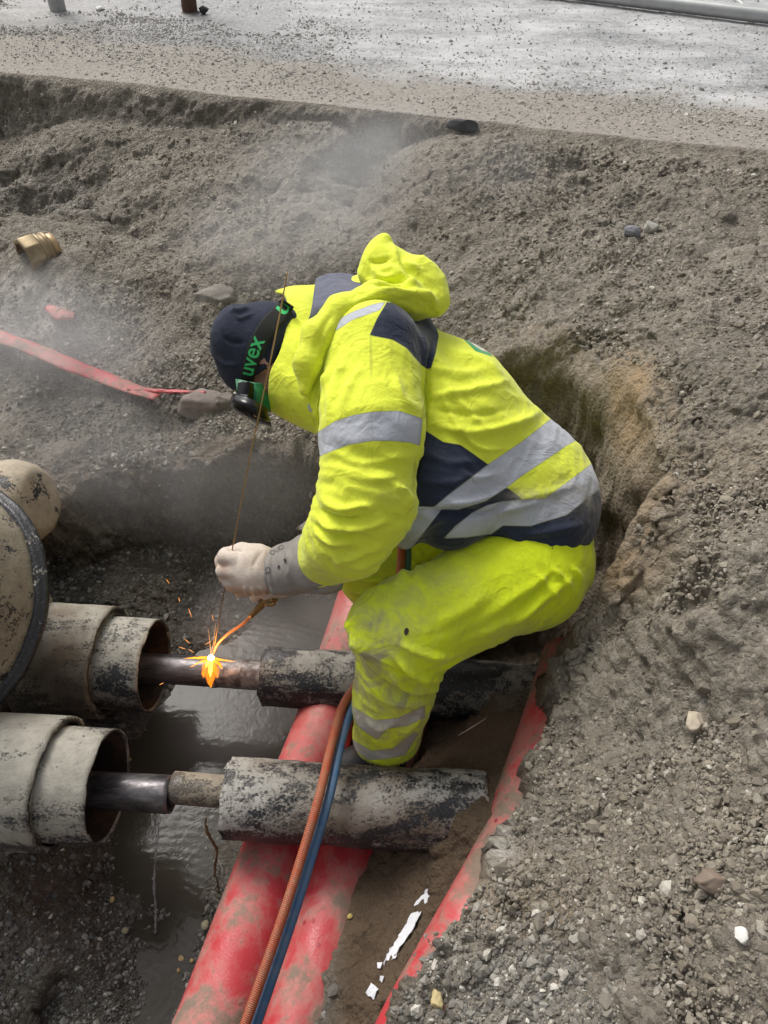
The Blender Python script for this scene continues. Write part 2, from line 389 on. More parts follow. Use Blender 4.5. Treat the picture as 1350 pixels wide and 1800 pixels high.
def emit(name, c, s, alpha=None):
    m = NT(name); e = m.n('ShaderNodeEmission'); m.put(e.inputs[0], c); m.put(e.inputs[1], s)
    if alpha is None: m.t.links.new(e.outputs[0], m.out.inputs[0])
    else:
        tr = m.n('ShaderNodeBsdfTransparent'); mx = m.n('ShaderNodeMixShader'); lw = m.n('ShaderNodeLayerWeight'); lw.inputs[0].default_value = .35
        f = m.m2('MULTIPLY', m.m2('SUBTRACT', 1.0, lw.outputs['Facing']), m.rng(m.noise(90, 4, .7), .3, .62, .2, 1)); f = m.m2('MULTIPLY', f, alpha)
        m.put(mx.inputs[0], f); m.t.links.new(tr.outputs[0], mx.inputs[1]); m.t.links.new(e.outputs[0], mx.inputs[2]); m.t.links.new(mx.outputs[0], m.out.inputs[0])
    return m.m

# ================================================================== TERRAIN
ROAD_Z = 1.05
EA = Uz(0, 122, ROAD_Z)[:2]; EB = Uz(1350, 266, ROAD_Z)[:2]
Ed = (EB - EA) / np.linalg.norm(EB - EA); En = np.array([-Ed[1], Ed[0]])      # towards the road
def road_dist(x, y):
    s = (x - EA[0]) * Ed[0] + (y - EA[1]) * Ed[1]
    d = (x - EA[0]) * En[0] + (y - EA[1]) * En[1]
    q = np.stack([s * 2.2, s * 0 + 3, s * 0], 1); return d + .022 * fbm(q, 4, 31)
def rbf(pts):
    A = np.array([Uz(px, py, z) for px, py, z in pts]); X = A[:, :2]; Z = A[:, 2]
    D = np.sqrt(((X[:, None] - X[None]) ** 2).sum(-1) + 1e-4); n = len(X)
    M = np.zeros((n + 1, n + 1)); M[:n, :n] = D; M[:n, n] = 1; M[n, :n] = 1
    w = np.linalg.solve(M + 1e-6 * np.eye(n + 1), np.append(Z, 0))
    def f(x, y):
        o = np.full(x.shape, w[n])
        for k in range(n): o = o + w[k] * np.sqrt((x - X[k, 0]) ** 2 + (y - X[k, 1]) ** 2 + 1e-4)
        return o
    return f
bankP = [(0,165,.94),(200,190,.95),(400,210,.98),(600,230,1.0),(800,245,1.02),(1000,262,1.03),(1200,275,1.035),(1340,285,1.04),
 (0,235,.82),(0,340,.76),(65,450,.74),(120,330,.80),(250,300,.86),(250,400,.78),(400,300,.90),(400,420,.80),(560,330,.90),(620,290,.88),(700,330,.94),
 (800,330,.97),(900,350,.98),(1050,350,1.0),(1250,350,1.02),(1340,400,1.03),
 (0,500,.66),(100,600,.58),(0,700,.48),(200,520,.66),(300,600,.60),(200,740,.47),(330,720,.50),(450,560,.66),(450,720,.54),(600,500,.74),(560,700,.55),
 (760,450,.84),(800,620,.70),(900,500,.86),(900,600,.76),(1000,600,.86),(1000,680,.78),(1100,500,.96),(1200,650,1.0),(1340,650,1.06),
 (1150,800,.92),(1110,850,.86),(1130,920,.84),(1200,1000,.90),(1340,1000,1.0),(1090,1000,.74),(1030,1100,.62),(1120,1100,.70),(1250,1200,.84),
 (1000,1250,.56),(1100,1300,.64),(1250,1400,.78),(1340,1500,.84),(950,1400,.55),(1050,1500,.61),(900,1550,.54),(980,1650,.58),(850,1700,.535),(800,1700,.51),(925,1450,.53),(960,1320,.54),
 (1150,1700,.70),(1300,1750,.80),(740,1790,.53),(760,1710,.525),(900,1800,.53),(800,1900,.50),(1100,2000,.6),(1700,1500,1.0),(1700,800,1.1),(-300,600,.55),(-300,300,.8)]
pitP = [(300,960,.13),(200,930,.2),(400,930,.15),(500,940,.08),(600,900,.1),(330,1060,.07),(250,1030,.12),(420,1080,.03),(520,1100,-.04),(600,1080,0),
 (330,1230,.0),(300,1150,.05),(400,1260,-.05),(480,1300,-.05),(300,1330,-.04),(230,1290,.03),(200,1400,.02),(360,1480,-.008),(300,1560,.004),(330,1650,.008),
 (250,1700,.013),(180,1560,.04),(100,1520,.12),(0,1600,.15),(80,1720,.10),(150,1790,.03),(90,1780,.0),(0,1800,.09),(260,1800,.012),(390,1560,.03),(200,1480,.02),(540,1330,.25),(600,1325,.26),(655,1300,.22),(478,1345,.0),(470,1300,-.03),(-200,1500,.18),(-300,1100,.2),
 (550,1750,.22),(620,1560,.235),(640,1700,.27),(700,1600,.28),(760,1500,.33),(700,1500,.25),(812,1440,.43),(845,1400,.435),(838,1450,.44),(828,1490,.42),(800,1330,.28),(850,1300,.32),(880,1250,.33),(945,1200,.38),(960,1240,.40),
 (780,1300,.18),(700,1340,.14),(620,1340,.10),(600,1500,.15),(560,1420,.12),(850,1150,.12),(920,1120,.18),(1000,1000,.25),(1050,900,.20),(1085,850,.22),(1040,760,.22),
 (940,720,.3),(850,750,.3),(750,850,.25),(650,900,.12),(640,1790,.30),(600,1900,.28),(300,2000,.1),(0,2000,.12)]
for q in ((.08, 1.50, .38), (.26, 1.46, .52), (.20, 1.66, .62), (-.08, 1.62, .42), (.36, 1.42, .50)):
    a_, b_, _t = proj(np.array([q])); pitP.append((float(a_[0]), float(b_[0]), q[2]))  # unseen earth rise behind the worker, added to keep sun off the pit floor
fbank = rbf(bankP); fpit = rbf(pitP)
rimPx = [(672,1830,.52),(772,1640,.52),(860,1500,.52),(900,1420,.52),(940,1320,.53),(982,1190,.55),(1008,1110,.60),(1030,1045,.68),(1085,965,.77),(1118,905,.84),(1140,850,.88),
 (1132,785,.86),(1092,725,.80),(1035,675,.77),(965,660,.73),(880,645,.70),(800,720,.62),(680,760,.55),(560,772,.52),(470,765,.52),(380,775,.50),(300,785,.48),(230,800,.46),
 (160,830,.43),(110,860,.40),(60,900,.38),(-100,950,.35),(-500,1050,.35),(-900,1400,.3),(-900,2100,.3),(0,2300,.3),(600,2300,.45)]
rim = [tuple(Uz(*p)[:2]) for p in rimPx]
PUD = Uz(98, 1762, .06)
def terrain(x, y, parts=False, fine=True):
    x = np.asarray(x, float); y = np.asarray(y, float); P = np.stack([x, y, 0 * x], 1)
    core = 1 - sstep(2.4, 4.0, np.hypot(x, y - 1.8))
    A = fbank(x, y); A = np.where(np.isfinite(A), A, 1); A = A * core + ROAD_Z * (1 - core)
    B = np.clip(fpit(x, y), -.06, .6)
    sd = polysd(x, y, rim); hol = sstep(.15, .30, x) * sstep(.90, 1.0, y); sdn = sd + .035 * (fbm(P * 5, 2, 3) * hol + fbm(P * 5, 5, 3) * (1 - hol))
    wr = .04 + .06 * sstep(.3, -.6, x) + .06 * sstep(.15, .35, x) * sstep(.95, 1.1, y) - .02 * sstep(.0, .2, x) * sstep(1.0, .85, y)
    m = sstep(-wr, .0, sdn)
    big = .035 * fbm(P * 3.2 + 5, 3, 11) + .015 * fbm(P * 9, 3, 12)
    # recesses in the far wall
    px, py, _ = proj(np.stack([x, y, A], 1))
    rd = road_dist(x, y)
    damp = sstep(0, -.25, rd)
    for cx, cy, rx, ry, dp in ((60, 320, 120, 50, .10), (620, 290, 70, 55, .09), (215, 375, 90, 40, .05), (480, 340, 60, 40, .035), (455, 235, 70, 25, .03), (1095, 600, 60, 40, .02)):
        A = A - dp * np.exp(-(((px - cx) / rx) ** 2 + ((py - cy) / ry) ** 2)) * (1 + .5 * vnoise(P * 14, 8)) * damp
    A = A + big * np.minimum(damp, 1)
    B = B + .018 * fbm(P * 7, 4, 21)
    h = B + (A - B) * m
    lip = .018 + .03 * sstep(.0, -1.3, x)
    isroad = sstep(-.045 - .09 * sstep(-.2, -1.2, x), .004, rd)
    # a steep cut face below the road edge
    cut = lip * sstep(-.25, -.03, rd) * (1 - isroad)
    h = h - cut * .5
    if fine:
        rough = .0065 * fbm(P * 22, 5, 41, .58) + .0035 * (1 - 2 * np.abs(vnoise(P * 60, 45))) 
        edge = np.exp(-(sdn / .10) ** 2)
        rough = rough * (.8 + .9 * edge + .5 * sstep(.1, -.2, rd) * sstep(-1.4, -.3, rd)) 
        h = h + rough
    zr = ROAD_Z + .004 * fbm(P * 3, 3, 51) + .0015 * fbm(P * 40, 3, 52) + .02 * sstep(.55, .2, np.abs(rd - .75) + .1 * fbm(P * 2, 2, 5)) * sstep(.6, -.6, x) 
    h = h * (1 - isroad) + zr * isroad
    pw = sstep(1.25, .55, np.hypot((x - PUD[0]) / .045, (y - PUD[1]) / .075) + .22 * fbm(P * 16, 3, 33)); h = h * (1 - .5 * pw) + .5 * pw * .03
    if parts: return h, m, rd, sd, px, py
    return h
gx = np.unique(np.concatenate([-np.geomspace(1.95, 60, 26)[::-1], np.arange(-1.95, .36, .0075), np.arange(.36, .90, .0033), np.arange(.92, 1.95, .0075), np.geomspace(1.95, 60, 26)]))
gy = np.unique(np.concatenate([-np.geomspace(.05, 60, 22)[::-1], np.arange(-.05, 1.0, .0065), np.arange(1.0, 1.80, .0034), np.arange(1.75, 2.6, .0065), np.arange(2.6, 4.0, .0058), np.arange(4.0, 4.3, .02), 4.3 * np.geomspace(1, 16, 40)]))
GX, GY = np.meshgrid(gx, gy, indexing='ij'); fx, fy = GX.ravel(), GY.ravel()
H, MB, RD, SD, TPX, TPY = terrain(fx, fy, True)
V = np.stack([fx, fy, H], 1); nX, nY = len(gx), len(gy)
i = np.arange(nX - 1)[:, None] * nY + np.arange(nY - 1)[None]; i = i.ravel()
FQ = np.stack([i, i + nY, i + nY + 1, i + 1], 1)
TN = vnorm(V, FQ); stp = sstep(.80, .35, TN[:, 2]) * (np.abs(fx) < 1.95) * (fy < 4.2) * sstep(.0, -.02, RD)      # rough up steep faces in 3-D
mS = stp > .01
# undercut hollow in the right bank behind the worker
zu = (fx > .28) & (fx < 1.1) & (fy > .95) & (fy < 2.0) & (SD > -.14) & (SD < .05)
cx_, cy_ = .22, 1.30; ux = fx[zu] - cx_; uy = fy[zu] - cy_; ul = np.hypot(ux, uy) + 1e-6
zz = V[zu, 2]; wu = sstep(.14, .34, zz) * sstep(.80, .60, zz) * sstep(.02, -.02, SD[zu]) * (.6 + .5 * vnoise(V[zu] * 7, 88)) * sstep(.28, .38, fx[zu]) * sstep(2.0, 1.8, fy[zu])
V[zu, 0] += ux / ul * wu * .10; V[zu, 1] += uy / ul * wu * .10
V[mS] += TN[mS] * (stp[mS] * (.028 * fbm(V[mS] * 9, 4, 81) + .012 * (1 - 2 * np.abs(vnoise(V[mS] * 34, 83))) + .006 * vnoise(V[mS] * 70, 84)))[:, None]
G3 = V.reshape(nX, nY, 3); zw = np.zeros((nX, nY)); zw[zu.reshape(nX, nY)] = 1      # settle the stretched wall of the hollow
zw *= sstep(.92, .70, TN[:, 2]).reshape(nX, nY)
for _ in range(10):
    av = G3.copy(); av[1:-1, 1:-1] = (G3[:-2, 1:-1] + G3[2:, 1:-1] + G3[1:-1, :-2] + G3[1:-1, 2:]) / 4; G3 = G3 + (av - G3) * zw[..., None]
V = G3.reshape(-1, 3); NH = vnorm(V, FQ); zf = zw.ravel() > .02
V[zf] += NH[zf] * (zw.ravel()[zf] * (.012 * fbm(V[zf] * 16, 4, 95)))[:, None]
hollow = zw.ravel()
ppx, ppy, _ = proj(V)
Pn = np.stack([fx, fy, 0 * fx], 1)
def blob(cx, cy, rx, ry, X=None, Y=None):
    X = ppx if X is None else X; Y = ppy if Y is None else Y
    return np.exp(-(((X - cx) / rx) ** 2 + ((Y - cy) / ry) ** 2))
inside = 1 - MB
leftpit = sstep(620, 520, ppx) * inside
wet = np.clip(leftpit * (.55 + .45 * sstep(.14, .03, H)) + .5 * inside * sstep(1000, 900, ppx) * sstep(1300, 1200, ppy) + .35 * blob(60, 640, 300, 120) , 0, 1)
wet = np.clip(wet + .45 * blob(80, 340, 170, 50) + .4 * blob(620, 285, 60, 40) + .30 * blob(230, 200, 300, 35), 0, 1)  # shade of the wall recesses and cut face, painted in through the wet mask
mud = (1 - .7 * hollow) * np.clip(np.maximum(inside, sstep(.01, -.03, SD)) * sstep(540, 620, ppx) * sstep(700, 1100, ppy) + .75 * inside * blob(60, 1560, 160, 110) + .7 * np.exp(-(SD / .09) ** 2) * sstep(600, 400, ppx), 0, 1)  # brown mud, also spread below the worker to paint in the shade there
tan = np.clip(.22 * hollow + blob(1105, 730, 32, 75) + .8 * blob(1110, 670, 30, 40) + .7 * blob(1090, 1010, 50, 40) + .55 * blob(840, 1560, 60, 60) * (1 - inside) + .5 * blob(930, 1600, 90, 50) + .35 * blob(1150, 900, 80, 150) + .25 * blob(1300, 820, 100, 60), 0, 1) * (1 - .6 * inside)
pale = np.clip(.9 * blob(50, 540, 110, 60) + .8 * blob(880, 1500, 30, 45) * (1 - inside) + .5 * blob(850, 1600, 25, 35), 0, 1)
fr = RD[FQ].mean(1) > .0
soilM = ground_mat(); roadM = road_mat()
def submesh(name, mask, mat, attrs):
    f = FQ[mask]; u, inv = np.unique(f, return_inverse=True)
    return mesh_obj(name, V[u], inv.reshape(f.shape), mat, attrs={k: a[u] for k, a in attrs.items()})
g = submesh('ground', ~fr, soilM, dict(wet=wet, tan=tan, pale=pale, mud=mud)); tag(g, kind='structure')
salt = np.clip(sstep(620, 900, ppx + .9 * (300 - ppy)) * sstep(.35, .7, RD + .1 * fbm(Pn * 1.5, 3, 61)) * 1.0, 0, 1)
brown = np.clip(1 - sstep(.35, .75, RD + .12 * fbm(Pn * 2.5, 3, 62)) + .35 * sstep(400, 0, ppx), 0, 1)
rwet = sstep(.5, 1.1, RD)
r = submesh('road', fr, roadM, dict(salt=salt, wet=rwet, brown=brown)); tag(r, kind='structure')

# ------------------------------------------------------------------ gravel (uncountable)
phi = (1 + 5 ** .5) / 2
ICO = np.array([(-1, phi, 0), (1, phi, 0), (-1, -phi, 0), (1, -phi, 0), (0, -1, phi), (0, 1, phi), (0, -1, -phi), (0, 1, -phi), (phi, 0, -1), (phi, 0, 1), (-phi, 0, -1), (-phi, 0, 1)]) / 1.9
ICF = np.array([(0,11,5),(0,5,1),(0,1,7),(0,7,10),(0,10,11),(1,5,9),(5,11,4),(11,10,2),(10,7,6),(7,1,8),(3,9,4),(3,4,2),(3,2,6),(3,6,8),(3,8,9),(4,9,5),(2,4,11),(6,2,10),(8,6,7),(9,8,1)])
def stones(name, x, y, size, mat, tone, wetv, sink=.25, z=None):
    n = len(x); z = terrain(x, y) if z is None else z
    J = ICO[None] * (1 + .30 * rng.uniform(-1, 1, (n, 12, 1))) + .10 * rng.uniform(-1, 1, (n, 12, 3))
    J = J * np.stack([rng.uniform(.75, 1.25, n), rng.uniform(.6, 1.0, n), rng.uniform(.45, .8, n)], 1)[:, None, :]
    q = rng.normal(size=(n, 4)); q[:, 1:3] *= .55; q /= np.linalg.norm(q, axis=1)[:, None]; w_, a, b, c = q.T
    M = np.stack([np.stack([1-2*(b*b+c*c), 2*(a*b-c*w_), 2*(a*c+b*w_)], 1), np.stack([2*(a*b+c*w_), 1-2*(a*a+c*c), 2*(b*c-a*w_)], 1), np.stack([2*(a*c-b*w_), 2*(b*c+a*w_), 1-2*(a*a+b*b)], 1)], 1)
    J = np.einsum('nij,nkj->nki', M, J) * (size * .5)[:, None, None]
    Vv = J + np.stack([x, y, z + size * (.25 - sink)], 1)[:, None, :]
    Ff = (ICF[None] + 12 * np.arange(n)[:, None, None]).reshape(-1, 3)
    return tag(mesh_obj(name, Vv.reshape(-1, 3), Ff, mat, smooth=False, attrs=dict(tone=np.repeat(tone, 12), wet=np.repeat(wetv, 12))), kind='stuff')
stM = stone_mat(); stR = stone_mat('road_gravel', .42)
def sample(n, zone):
    """uniform in the picture's footprint on the ground, so near ground gets as much detail as far ground"""
    px_ = rng.uniform(-60, 1410, n); py_ = rng.uniform(60, 1850, n) if zone != 'road' else rng.uniform(-30, 270, n)
    z = np.full(n, .6 if zone != 'road' else ROAD_Z)
    for _ in range(14 if zone != 'road' else 1):
        v = (900 - py_) / F; t = (CAMZ - z) / (SN - v * CS); X = t * (px_ - 675) / F; Y = t * (CS + v * SN)
        if zone != 'road': z = z + .6 * (terrain(X, Y, fine=False) - z)
    return X, Y, px_, py_
def zone_gravel(n, zone, size_fn, keep_fn, sink=.25, name='gravel'):
    X, Y, px_, py_ = sample(n, zone)
    h, mb, rd, sd, _, _ = terrain(X, Y, True)
    P3 = np.stack([X, Y, 0 * X], 1); px_, py_, t_ = proj(np.stack([X, Y, h], 1))
    k = keep_fn(px_, py_, mb, rd, sd, P3, h); k = k * np.where((X > .27) & (Y > .95) & (Y < 2.0) & (sd < .012) & (sd > -.2), 0, 1); m = rng.uniform(size=n) < k; X, Y, px_, py_, h, mb, t_ = (a[m] for a in (X, Y, px_, py_, h, mb, t_))
    s = size_fn(px_, py_, len(X), t_)
    ins = (1 - mb) * sstep(620, 520, px_)
    wv = np.clip(ins * .8 + .55 * (np.exp(-(((px_ - 60) / 250) ** 2 + ((py_ - 720) / 60) ** 2))), 0, 1) * (rng.uniform(size=len(X)) < .85)
    tn = np.clip(.15 + .85 * ins + (rng.uniform(-.5, .3, len(X)) if zone == 'road' else 0) + .6 * sstep(1550, 1700, py_) * sstep(1250, 1000, px_) + .6 * sstep(160, 60, py_) + .4 * sstep(420, 380, px_) * sstep(480, 600, py_) + rng.normal(0, .12, len(X)), 0, 1)
    return stones(name, X, Y, s, stR if zone == 'road' else stM, tn, wv, sink, h)
def keep_bank(px, py, mb, rd, sd, P, h):
    patch_n = fbm(P * 4, 3, 71)
    k = mb * sstep(-.02, -.10, rd) * np.clip(.62 + .9 * patch_n, .12, 1)
    right = sstep(780, 900, px); k = k * np.where(right > .5, 1, np.clip(.34 + .9 * sstep(450, 540, py), .15, 1))
    k *= 1 - .8 * np.exp(-(((px - 1110) / 60) ** 2 + ((py - 730) / 90) ** 2))
    pit = (1 - mb) * sstep(600, 540, px) * (1 - .85 * sstep(1480, 1400, py) * sstep(1100, 1180, py)) * np.clip(.6 + patch_n, .1, 1) * (1 - .75 * np.exp(-(((px - 60) / 140) ** 2 + ((py - 1560) / 90) ** 2)))
    pit *= np.clip(sstep(-.02, .03, h) + .25, 0, 1)
    return np.clip(k + pit, 0, 1) * (1 - .85 * np.exp(-(((px - 60) / 60) ** 2 + ((py - 455) / 35) ** 2)))
def keep_road(px, py, mb, rd, sd, P, h):
    return sstep(.01, .03, rd) * np.clip(.10 + 1.5 * np.exp(-((rd - .95) / .38) ** 2) * sstep(700, 420, px) * (.5 + fbm(P * 3, 3, 72)) + .45 * np.exp(-((rd - .35) / .2) ** 2) * np.clip(.3 + fbm(P * 4, 3, 74), 0, 1), 0, 1)
zone_gravel(90000, 'bank', lambda a, b, n, t: np.clip(rng.lognormal(math.log(.0075), .40, n), .0035, .02) * np.clip(t / 1.9, .7, 1.4), keep_bank)
zone_gravel(34000, 'bank', lambda a, b, n, t: np.clip(rng.lognormal(math.log(.0125), .36, n), .007, .032), lambda *a: keep_bank(*a) * .55, .30)
zone_gravel(110000, 'road', lambda a, b, n, t: np.clip(rng.lognormal(math.log(.0070), .45, n), .0035, .034), keep_road, .2, 'road_gravel')

# ================================================================== PIPES AND PIT THINGS
casingM = mudpipe_mat('muddy_casing', dark=(.05, .046, .04), mud=(.38, .35, .29), cover=.86, brown=.9)
casing2M = mudpipe_mat('muddy_casing_dark', dark=(.045, .045, .046), mud=(.385, .36, .305), cover=.80)
foamM = mudpipe_mat('foam_mud', dark=(.12, .10, .07), mud=(.36, .34, .26), cover=.6)
jacketM = mudpipe_mat('pipe_jacket', mud=(.29, .27, .235), cover=.42, brown=.0)
jacket2M = mudpipe_mat('pipe_jacket_pale', mud=(.42, .40, .36), cover=.66, brown=.9)
blackM = mudpipe_mat('black_plastic', mud=(.42, .40, .36), cover=.05, under=False, gl=.3)
steelM = NT('dark_steel'); steelM = steelM.bsdf(steelM.mix(steelM.rng(steelM.noise(24, 6, .7, .4, vec=steelM.obj((.35, 1, 1))), .4, .66), (.045, .040, .042), (.20, .185, .19)), steelM.rng(steelM.noise(40, 4), .3, .7, .28, .55), steelM.bump(steelM.noise(120, 4), .0008, .6), Metallic=.55)
rustM = NT('rusty_steel'); rustM = rustM.bsdf(rustM.mix(rustM.rng(rustM.noise(30, 6, .7, .4), .42, .62), (.085, .070, .064), (.30, .28, .27)), rustM.rng(rustM.noise(50, 4), .3, .7, .3, .7), rustM.bump(rustM.noise(130, 5, .7), .001, .8), Metallic=.35)
tansteelM = mudpipe_mat('muddy_steel', dark=(.10, .085, .07), mud=(.30, .255, .19), cover=.8, under=False)
innerM = NT('casing_inside'); innerM = innerM.bsdf(innerM.mix(innerM.rng(innerM.noise(14, 5, .7), .45, .65), (.018, .012, .009), (.09, .045, .028)), .8, innerM.bump(innerM.noise(60, 4), .002))
redM = red_mat(); redDirtyM = red_mat('red_plastic_dusty', .50)
lowdir = Uz(830, 1427, .35) - Uz(100, 1385, .35); lowdir /= np.linalg.norm(lowdir)
updir = Uz(960, 1222, .242) - Uz(150, 1166, .242); updir /= np.linalg.norm(updir)
def on_axis(px, py0, py1, px0, px1, z):
    """point of the pipe axis seen at photo column px"""
    return Uz(px, py0 + (py1 - py0) * (px - px0) / (px1 - px0), z)
low = lambda px: on_axis(px, 1385, 1427, 100, 830, .35)
upp = lambda px: on_axis(px, 1166, 1222, 150, 960, .242)
def pipe_mesh(name, a, b, r, th, mat, parent=None, wob=.0015, ragged=.004, s=0, openb=True, seg=96):
    a = np.array(a); b = np.array(b); L = np.linalg.norm(b - a); d = (b - a) / L
    p = dens([(0, r), (L, r)], .012); q = [(L, r - th)] + [(L * (1 - k / 6), r - th) for k in range(1, 7)]; q0 = [(0, r - th)]
    prof = [(0, r - th)] + [(0, r)] + p[1:] + q
    rag = {1: ragged, 0: ragged, len(p): ragged, len(p) + 1: ragged} if ragged else None
    V_, F_ = lathe(a, d, prof, seg, wob, s, rag); o = mesh_obj(name, V_, F_, mat, parent); return recalc(o)
# two pipe runs on the right: jacket > steel carrier pipe
def right_pipe(label, pts_j, r_j, pts_s, r_s, mj, ms, s):
    root = empty('insulated_pipe', pts_j[0])
    j = pipe_mesh('pipe_jacket', *pts_j, r_j, .005, mj, s=s, wob=.003)
    i_ = pipe_mesh('insulation_foam', np.array(pts_j[0]) + (np.array(pts_j[1]) - pts_j[0]) * .012, pts_j[1], r_j - .0055, r_j - .006 - r_s - .001, foamM, s=s + 1, wob=.001)
    c = pipe_mesh('steel_pipe', *pts_s, r_s, .004, ms, s=s + 2, wob=.0006, ragged=.0006)
    adopt(root, j, i_, c); tag(root, label, 'pipe', 'insulated pipe ends waiting to be joined'); return root
rp1 = right_pipe('black jacketed pipe whose steel core is being welded, passing behind the worker\'s leg', (upp(466), upp(1010)), .079, (upp(385), upp(900)), .039, jacketM, rustM, 3)
offs = Uz(350, 1387, .36) - low(350)
rp2 = right_pipe('mud streaked jacketed pipe below the hoses, its short tan core not yet welded', (low(402), low(850)), .0855, (low(304) + offs * 1.0, low(850) + offs * .2), .0345, jacket2M, tansteelM, 13)
# worn oxide ring where the weld is made
w = pipe_mesh('weld_bead', upp(378), upp(385), .0405, .003, rustM, wob=.0012, s=5); adopt(rp1, w)
# two runs on the left: big sleeve, end sleeve, steel pipe
def left_pipe(label, ax, x0, x1, x2, x3, rb, re, rs, m1, m2_, ms, s, dy=0):
    root = empty('sleeved_pipe', ax(x0)); up_ = np.array([0, 0, dy])
    a, b, c, d = ax(x0) + up_, ax(x1) + up_, ax(x2) + up_, ax(x3); b0 = ax(x1); ex = (c - b) / np.linalg.norm(c - b)
    big = pipe_mesh('outer_sleeve', a, b, rb, .012, m1, s=s, wob=.0015, ragged=.005)
    L, F_ = lathe(b - ex * .045, ex, dens([(-.002, rb - .012), (.030, rb - .014), (.044, re + .004)], .006), 96, .003, s + 4, {2: .004}); seal = recalc(mesh_obj('foam_seal', L, F_, foamM))
    end = pipe_mesh('end_sleeve', b - ex * .06, c, re, .006, m2_, s=s + 1, wob=.0012, ragged=.003)
    L, F_ = lathe(b - ex * .05, ex, [(.04, re - .008), (np.linalg.norm(c - b) + .045, re - .008)], 64); inn = mesh_obj('lining', L, F_, innerM)
    st = pipe_mesh('steel_pipe', b0, d, rs, .004, ms, s=s + 2, wob=.0005, ragged=.0006)
    cap_ = pipe_mesh('insulation_core', b - ex * .04, b + ex * .012, re - .01, re - .01 - rs, foamM, s=s + 3)
    adopt(root, big, seal, end, inn, st, cap_); tag(root, label, 'pipe', 'wide sleeved pipe ends leaving the drum'); return root
lp1 = left_pipe('upper mud caked sleeved pipe from the drum with steel pipe reaching the weld flame', upp, 58, 200, 275, 376, .150, .1235, .0395, casingM, casing2M, steelM, 21, .014)
lp2 = left_pipe('lower mud caked sleeved pipe with cut steel stub dripping water', low, -60, 115, 197, 303, .142, .1215, .0405, casing2M, casing2M, steelM, 33, .026)
# ---- chamber drum at the left edge
root = empty('valve_drum', U(-150, 1010, 1.75)); 
RC = U(-148, 1066, 1.74); AXd = np.array([-.16, -.52, .84]); AXd /= np.linalg.norm(AXd)
V_, F_ = lathe(RC, AXd, dens([(-.30, .16), (-.10, .20), (-.03, .27), (0, .304), (.10, .280), (.20, .225), (.27, .175), (.33, .15)], .012), 128, .004, 41)
body = recalc(mesh_obj('drum_body', V_, F_, mudpipe_mat('drum_mud', mud=(.31, .265, .195), cover=1.12, under=False)))
V_, F_ = lathe(RC - AXd * .012, AXd, dens([(-.018, .298), (-.020, .318), (-.012, .326), (-.002, .328), (.004, .324), (.006, .316), (.012, .315), (.014, .309), (.014, .300)], .006), 160, .002, 43)
ring = recalc(mesh_obj('clamp_ring', V_, F_, blackM))
V_, F_ = lathe(RC, AXd, dens([(.27, .172), (.325, .172), (.345, .165), (.40, .160), (.44, .158), (.44, .145), (.38, .14)], .008), 96, .002, 44)
neck = recalc(mesh_obj('neck', V_, F_, blackM)); adopt(root, body, ring, neck)
tag(root, 'large muddy drum with black clamp ring cut by the photo\'s left edge', 'drum')
# ---- second tan drum
root = empty('pipe_elbow', U(30, 860, 2.05))
V_, F_ = lathe(U(-40, 895, 2.12), U(70, 850, 2.06) - U(-60, 870, 2.12), dens([(-.1, .12), (.10, .124), (.16, .12), (.2, .100), (.215, .08), (.22, .0)], .012), 72, .004, 47)
b1 = recalc(mesh_obj('elbow_body', V_, F_, mudpipe_mat('tan_mud', mud=(.48, .40, .30), cover=1.2, under=False)))
adopt(root, b1); tag(root, 'pale tan rounded pipe elbow behind the clamp ring', 'pipe elbow')

# ---- red ducts
def duct(label, pts, r, mat, s, grp='red cable ducts'):
    P = [Uz(*p) for p in pts]
    V_, F_ = tube(P, r, 90, 40, disp=lambda v: .0015 * fbm(v * 12, 2, s)[:, None] * np.array([0, 0, 1])); o = mesh_obj('cable_duct', V_, F_, mat)
    return tag(o, label, 'duct', grp)
duct('red cable duct under the hoses, beside the water', [(330, 1900, .18), (378, 1800, .18), (485, 1500, .18), (565, 1290, .17), (622, 1110, .16), (665, 960, .16), (700, 850, .15)], .080, redM, 1)
duct('red cable duct with mud along its right side, right of the blue hose', [(498, 1900, .165), (533, 1800, .165), (617, 1490, .165), (690, 1290, .155), (745, 1110, .15), (785, 960, .15)], .080, redM, 2)
duct('dusty red cable duct at the foot of the right gravel bank', [(710, 1900, .415), (754, 1800, .415), (832, 1650, .415), (908, 1500, .415), (940, 1400, .415), (980, 1270, .405), (1010, 1160, .40)], .080, redDirtyM, 3)

# ---- hoses
def hosemat(name, c1, c2, band):
    m = NT(name); n = m.noise(30, 6, .7)
    w_ = m.attr('len'); k = m.m2('SINE', m.m2('MULTIPLY', w_, band)); 
    c = m.mix(m.rng(n, .42, .66, 0, .7), c1, c2)
    return m.bsdf(c, .55, m.bump(k, .0009, .6))
def hose(name, label, pts, r, mat):
    P = cr([U(*p) for p in pts], 260); L = np.concatenate([[0], np.cumsum(np.linalg.norm(np.diff(P, axis=0), axis=1))])
    V_, F_ = tube(P, r, 260, 20, smoothpath=False); o = mesh_obj(name, V_, F_, mat, attrs={'len': np.repeat(L, 20)}); return tag(o, label, 'hose', 'gas hoses between the worker\'s legs')
hose('gas_hose', 'orange ribbed gas hose crossing both pipes in front of the blue one', [(703, 900, 1.62), (704, 1000, 1.66), (680, 1090, 1.70), (640, 1180, 1.68), (603, 1240, 1.62), (585, 1300, 1.56), (561, 1400, 1.47), (532, 1500, 1.43), (492, 1625, 1.38), (431, 1800, 1.33), (395, 1900, 1.32)], .0094, hosemat('orange_hose', (.40, .09, .038), (.32, .17, .10), 1900))
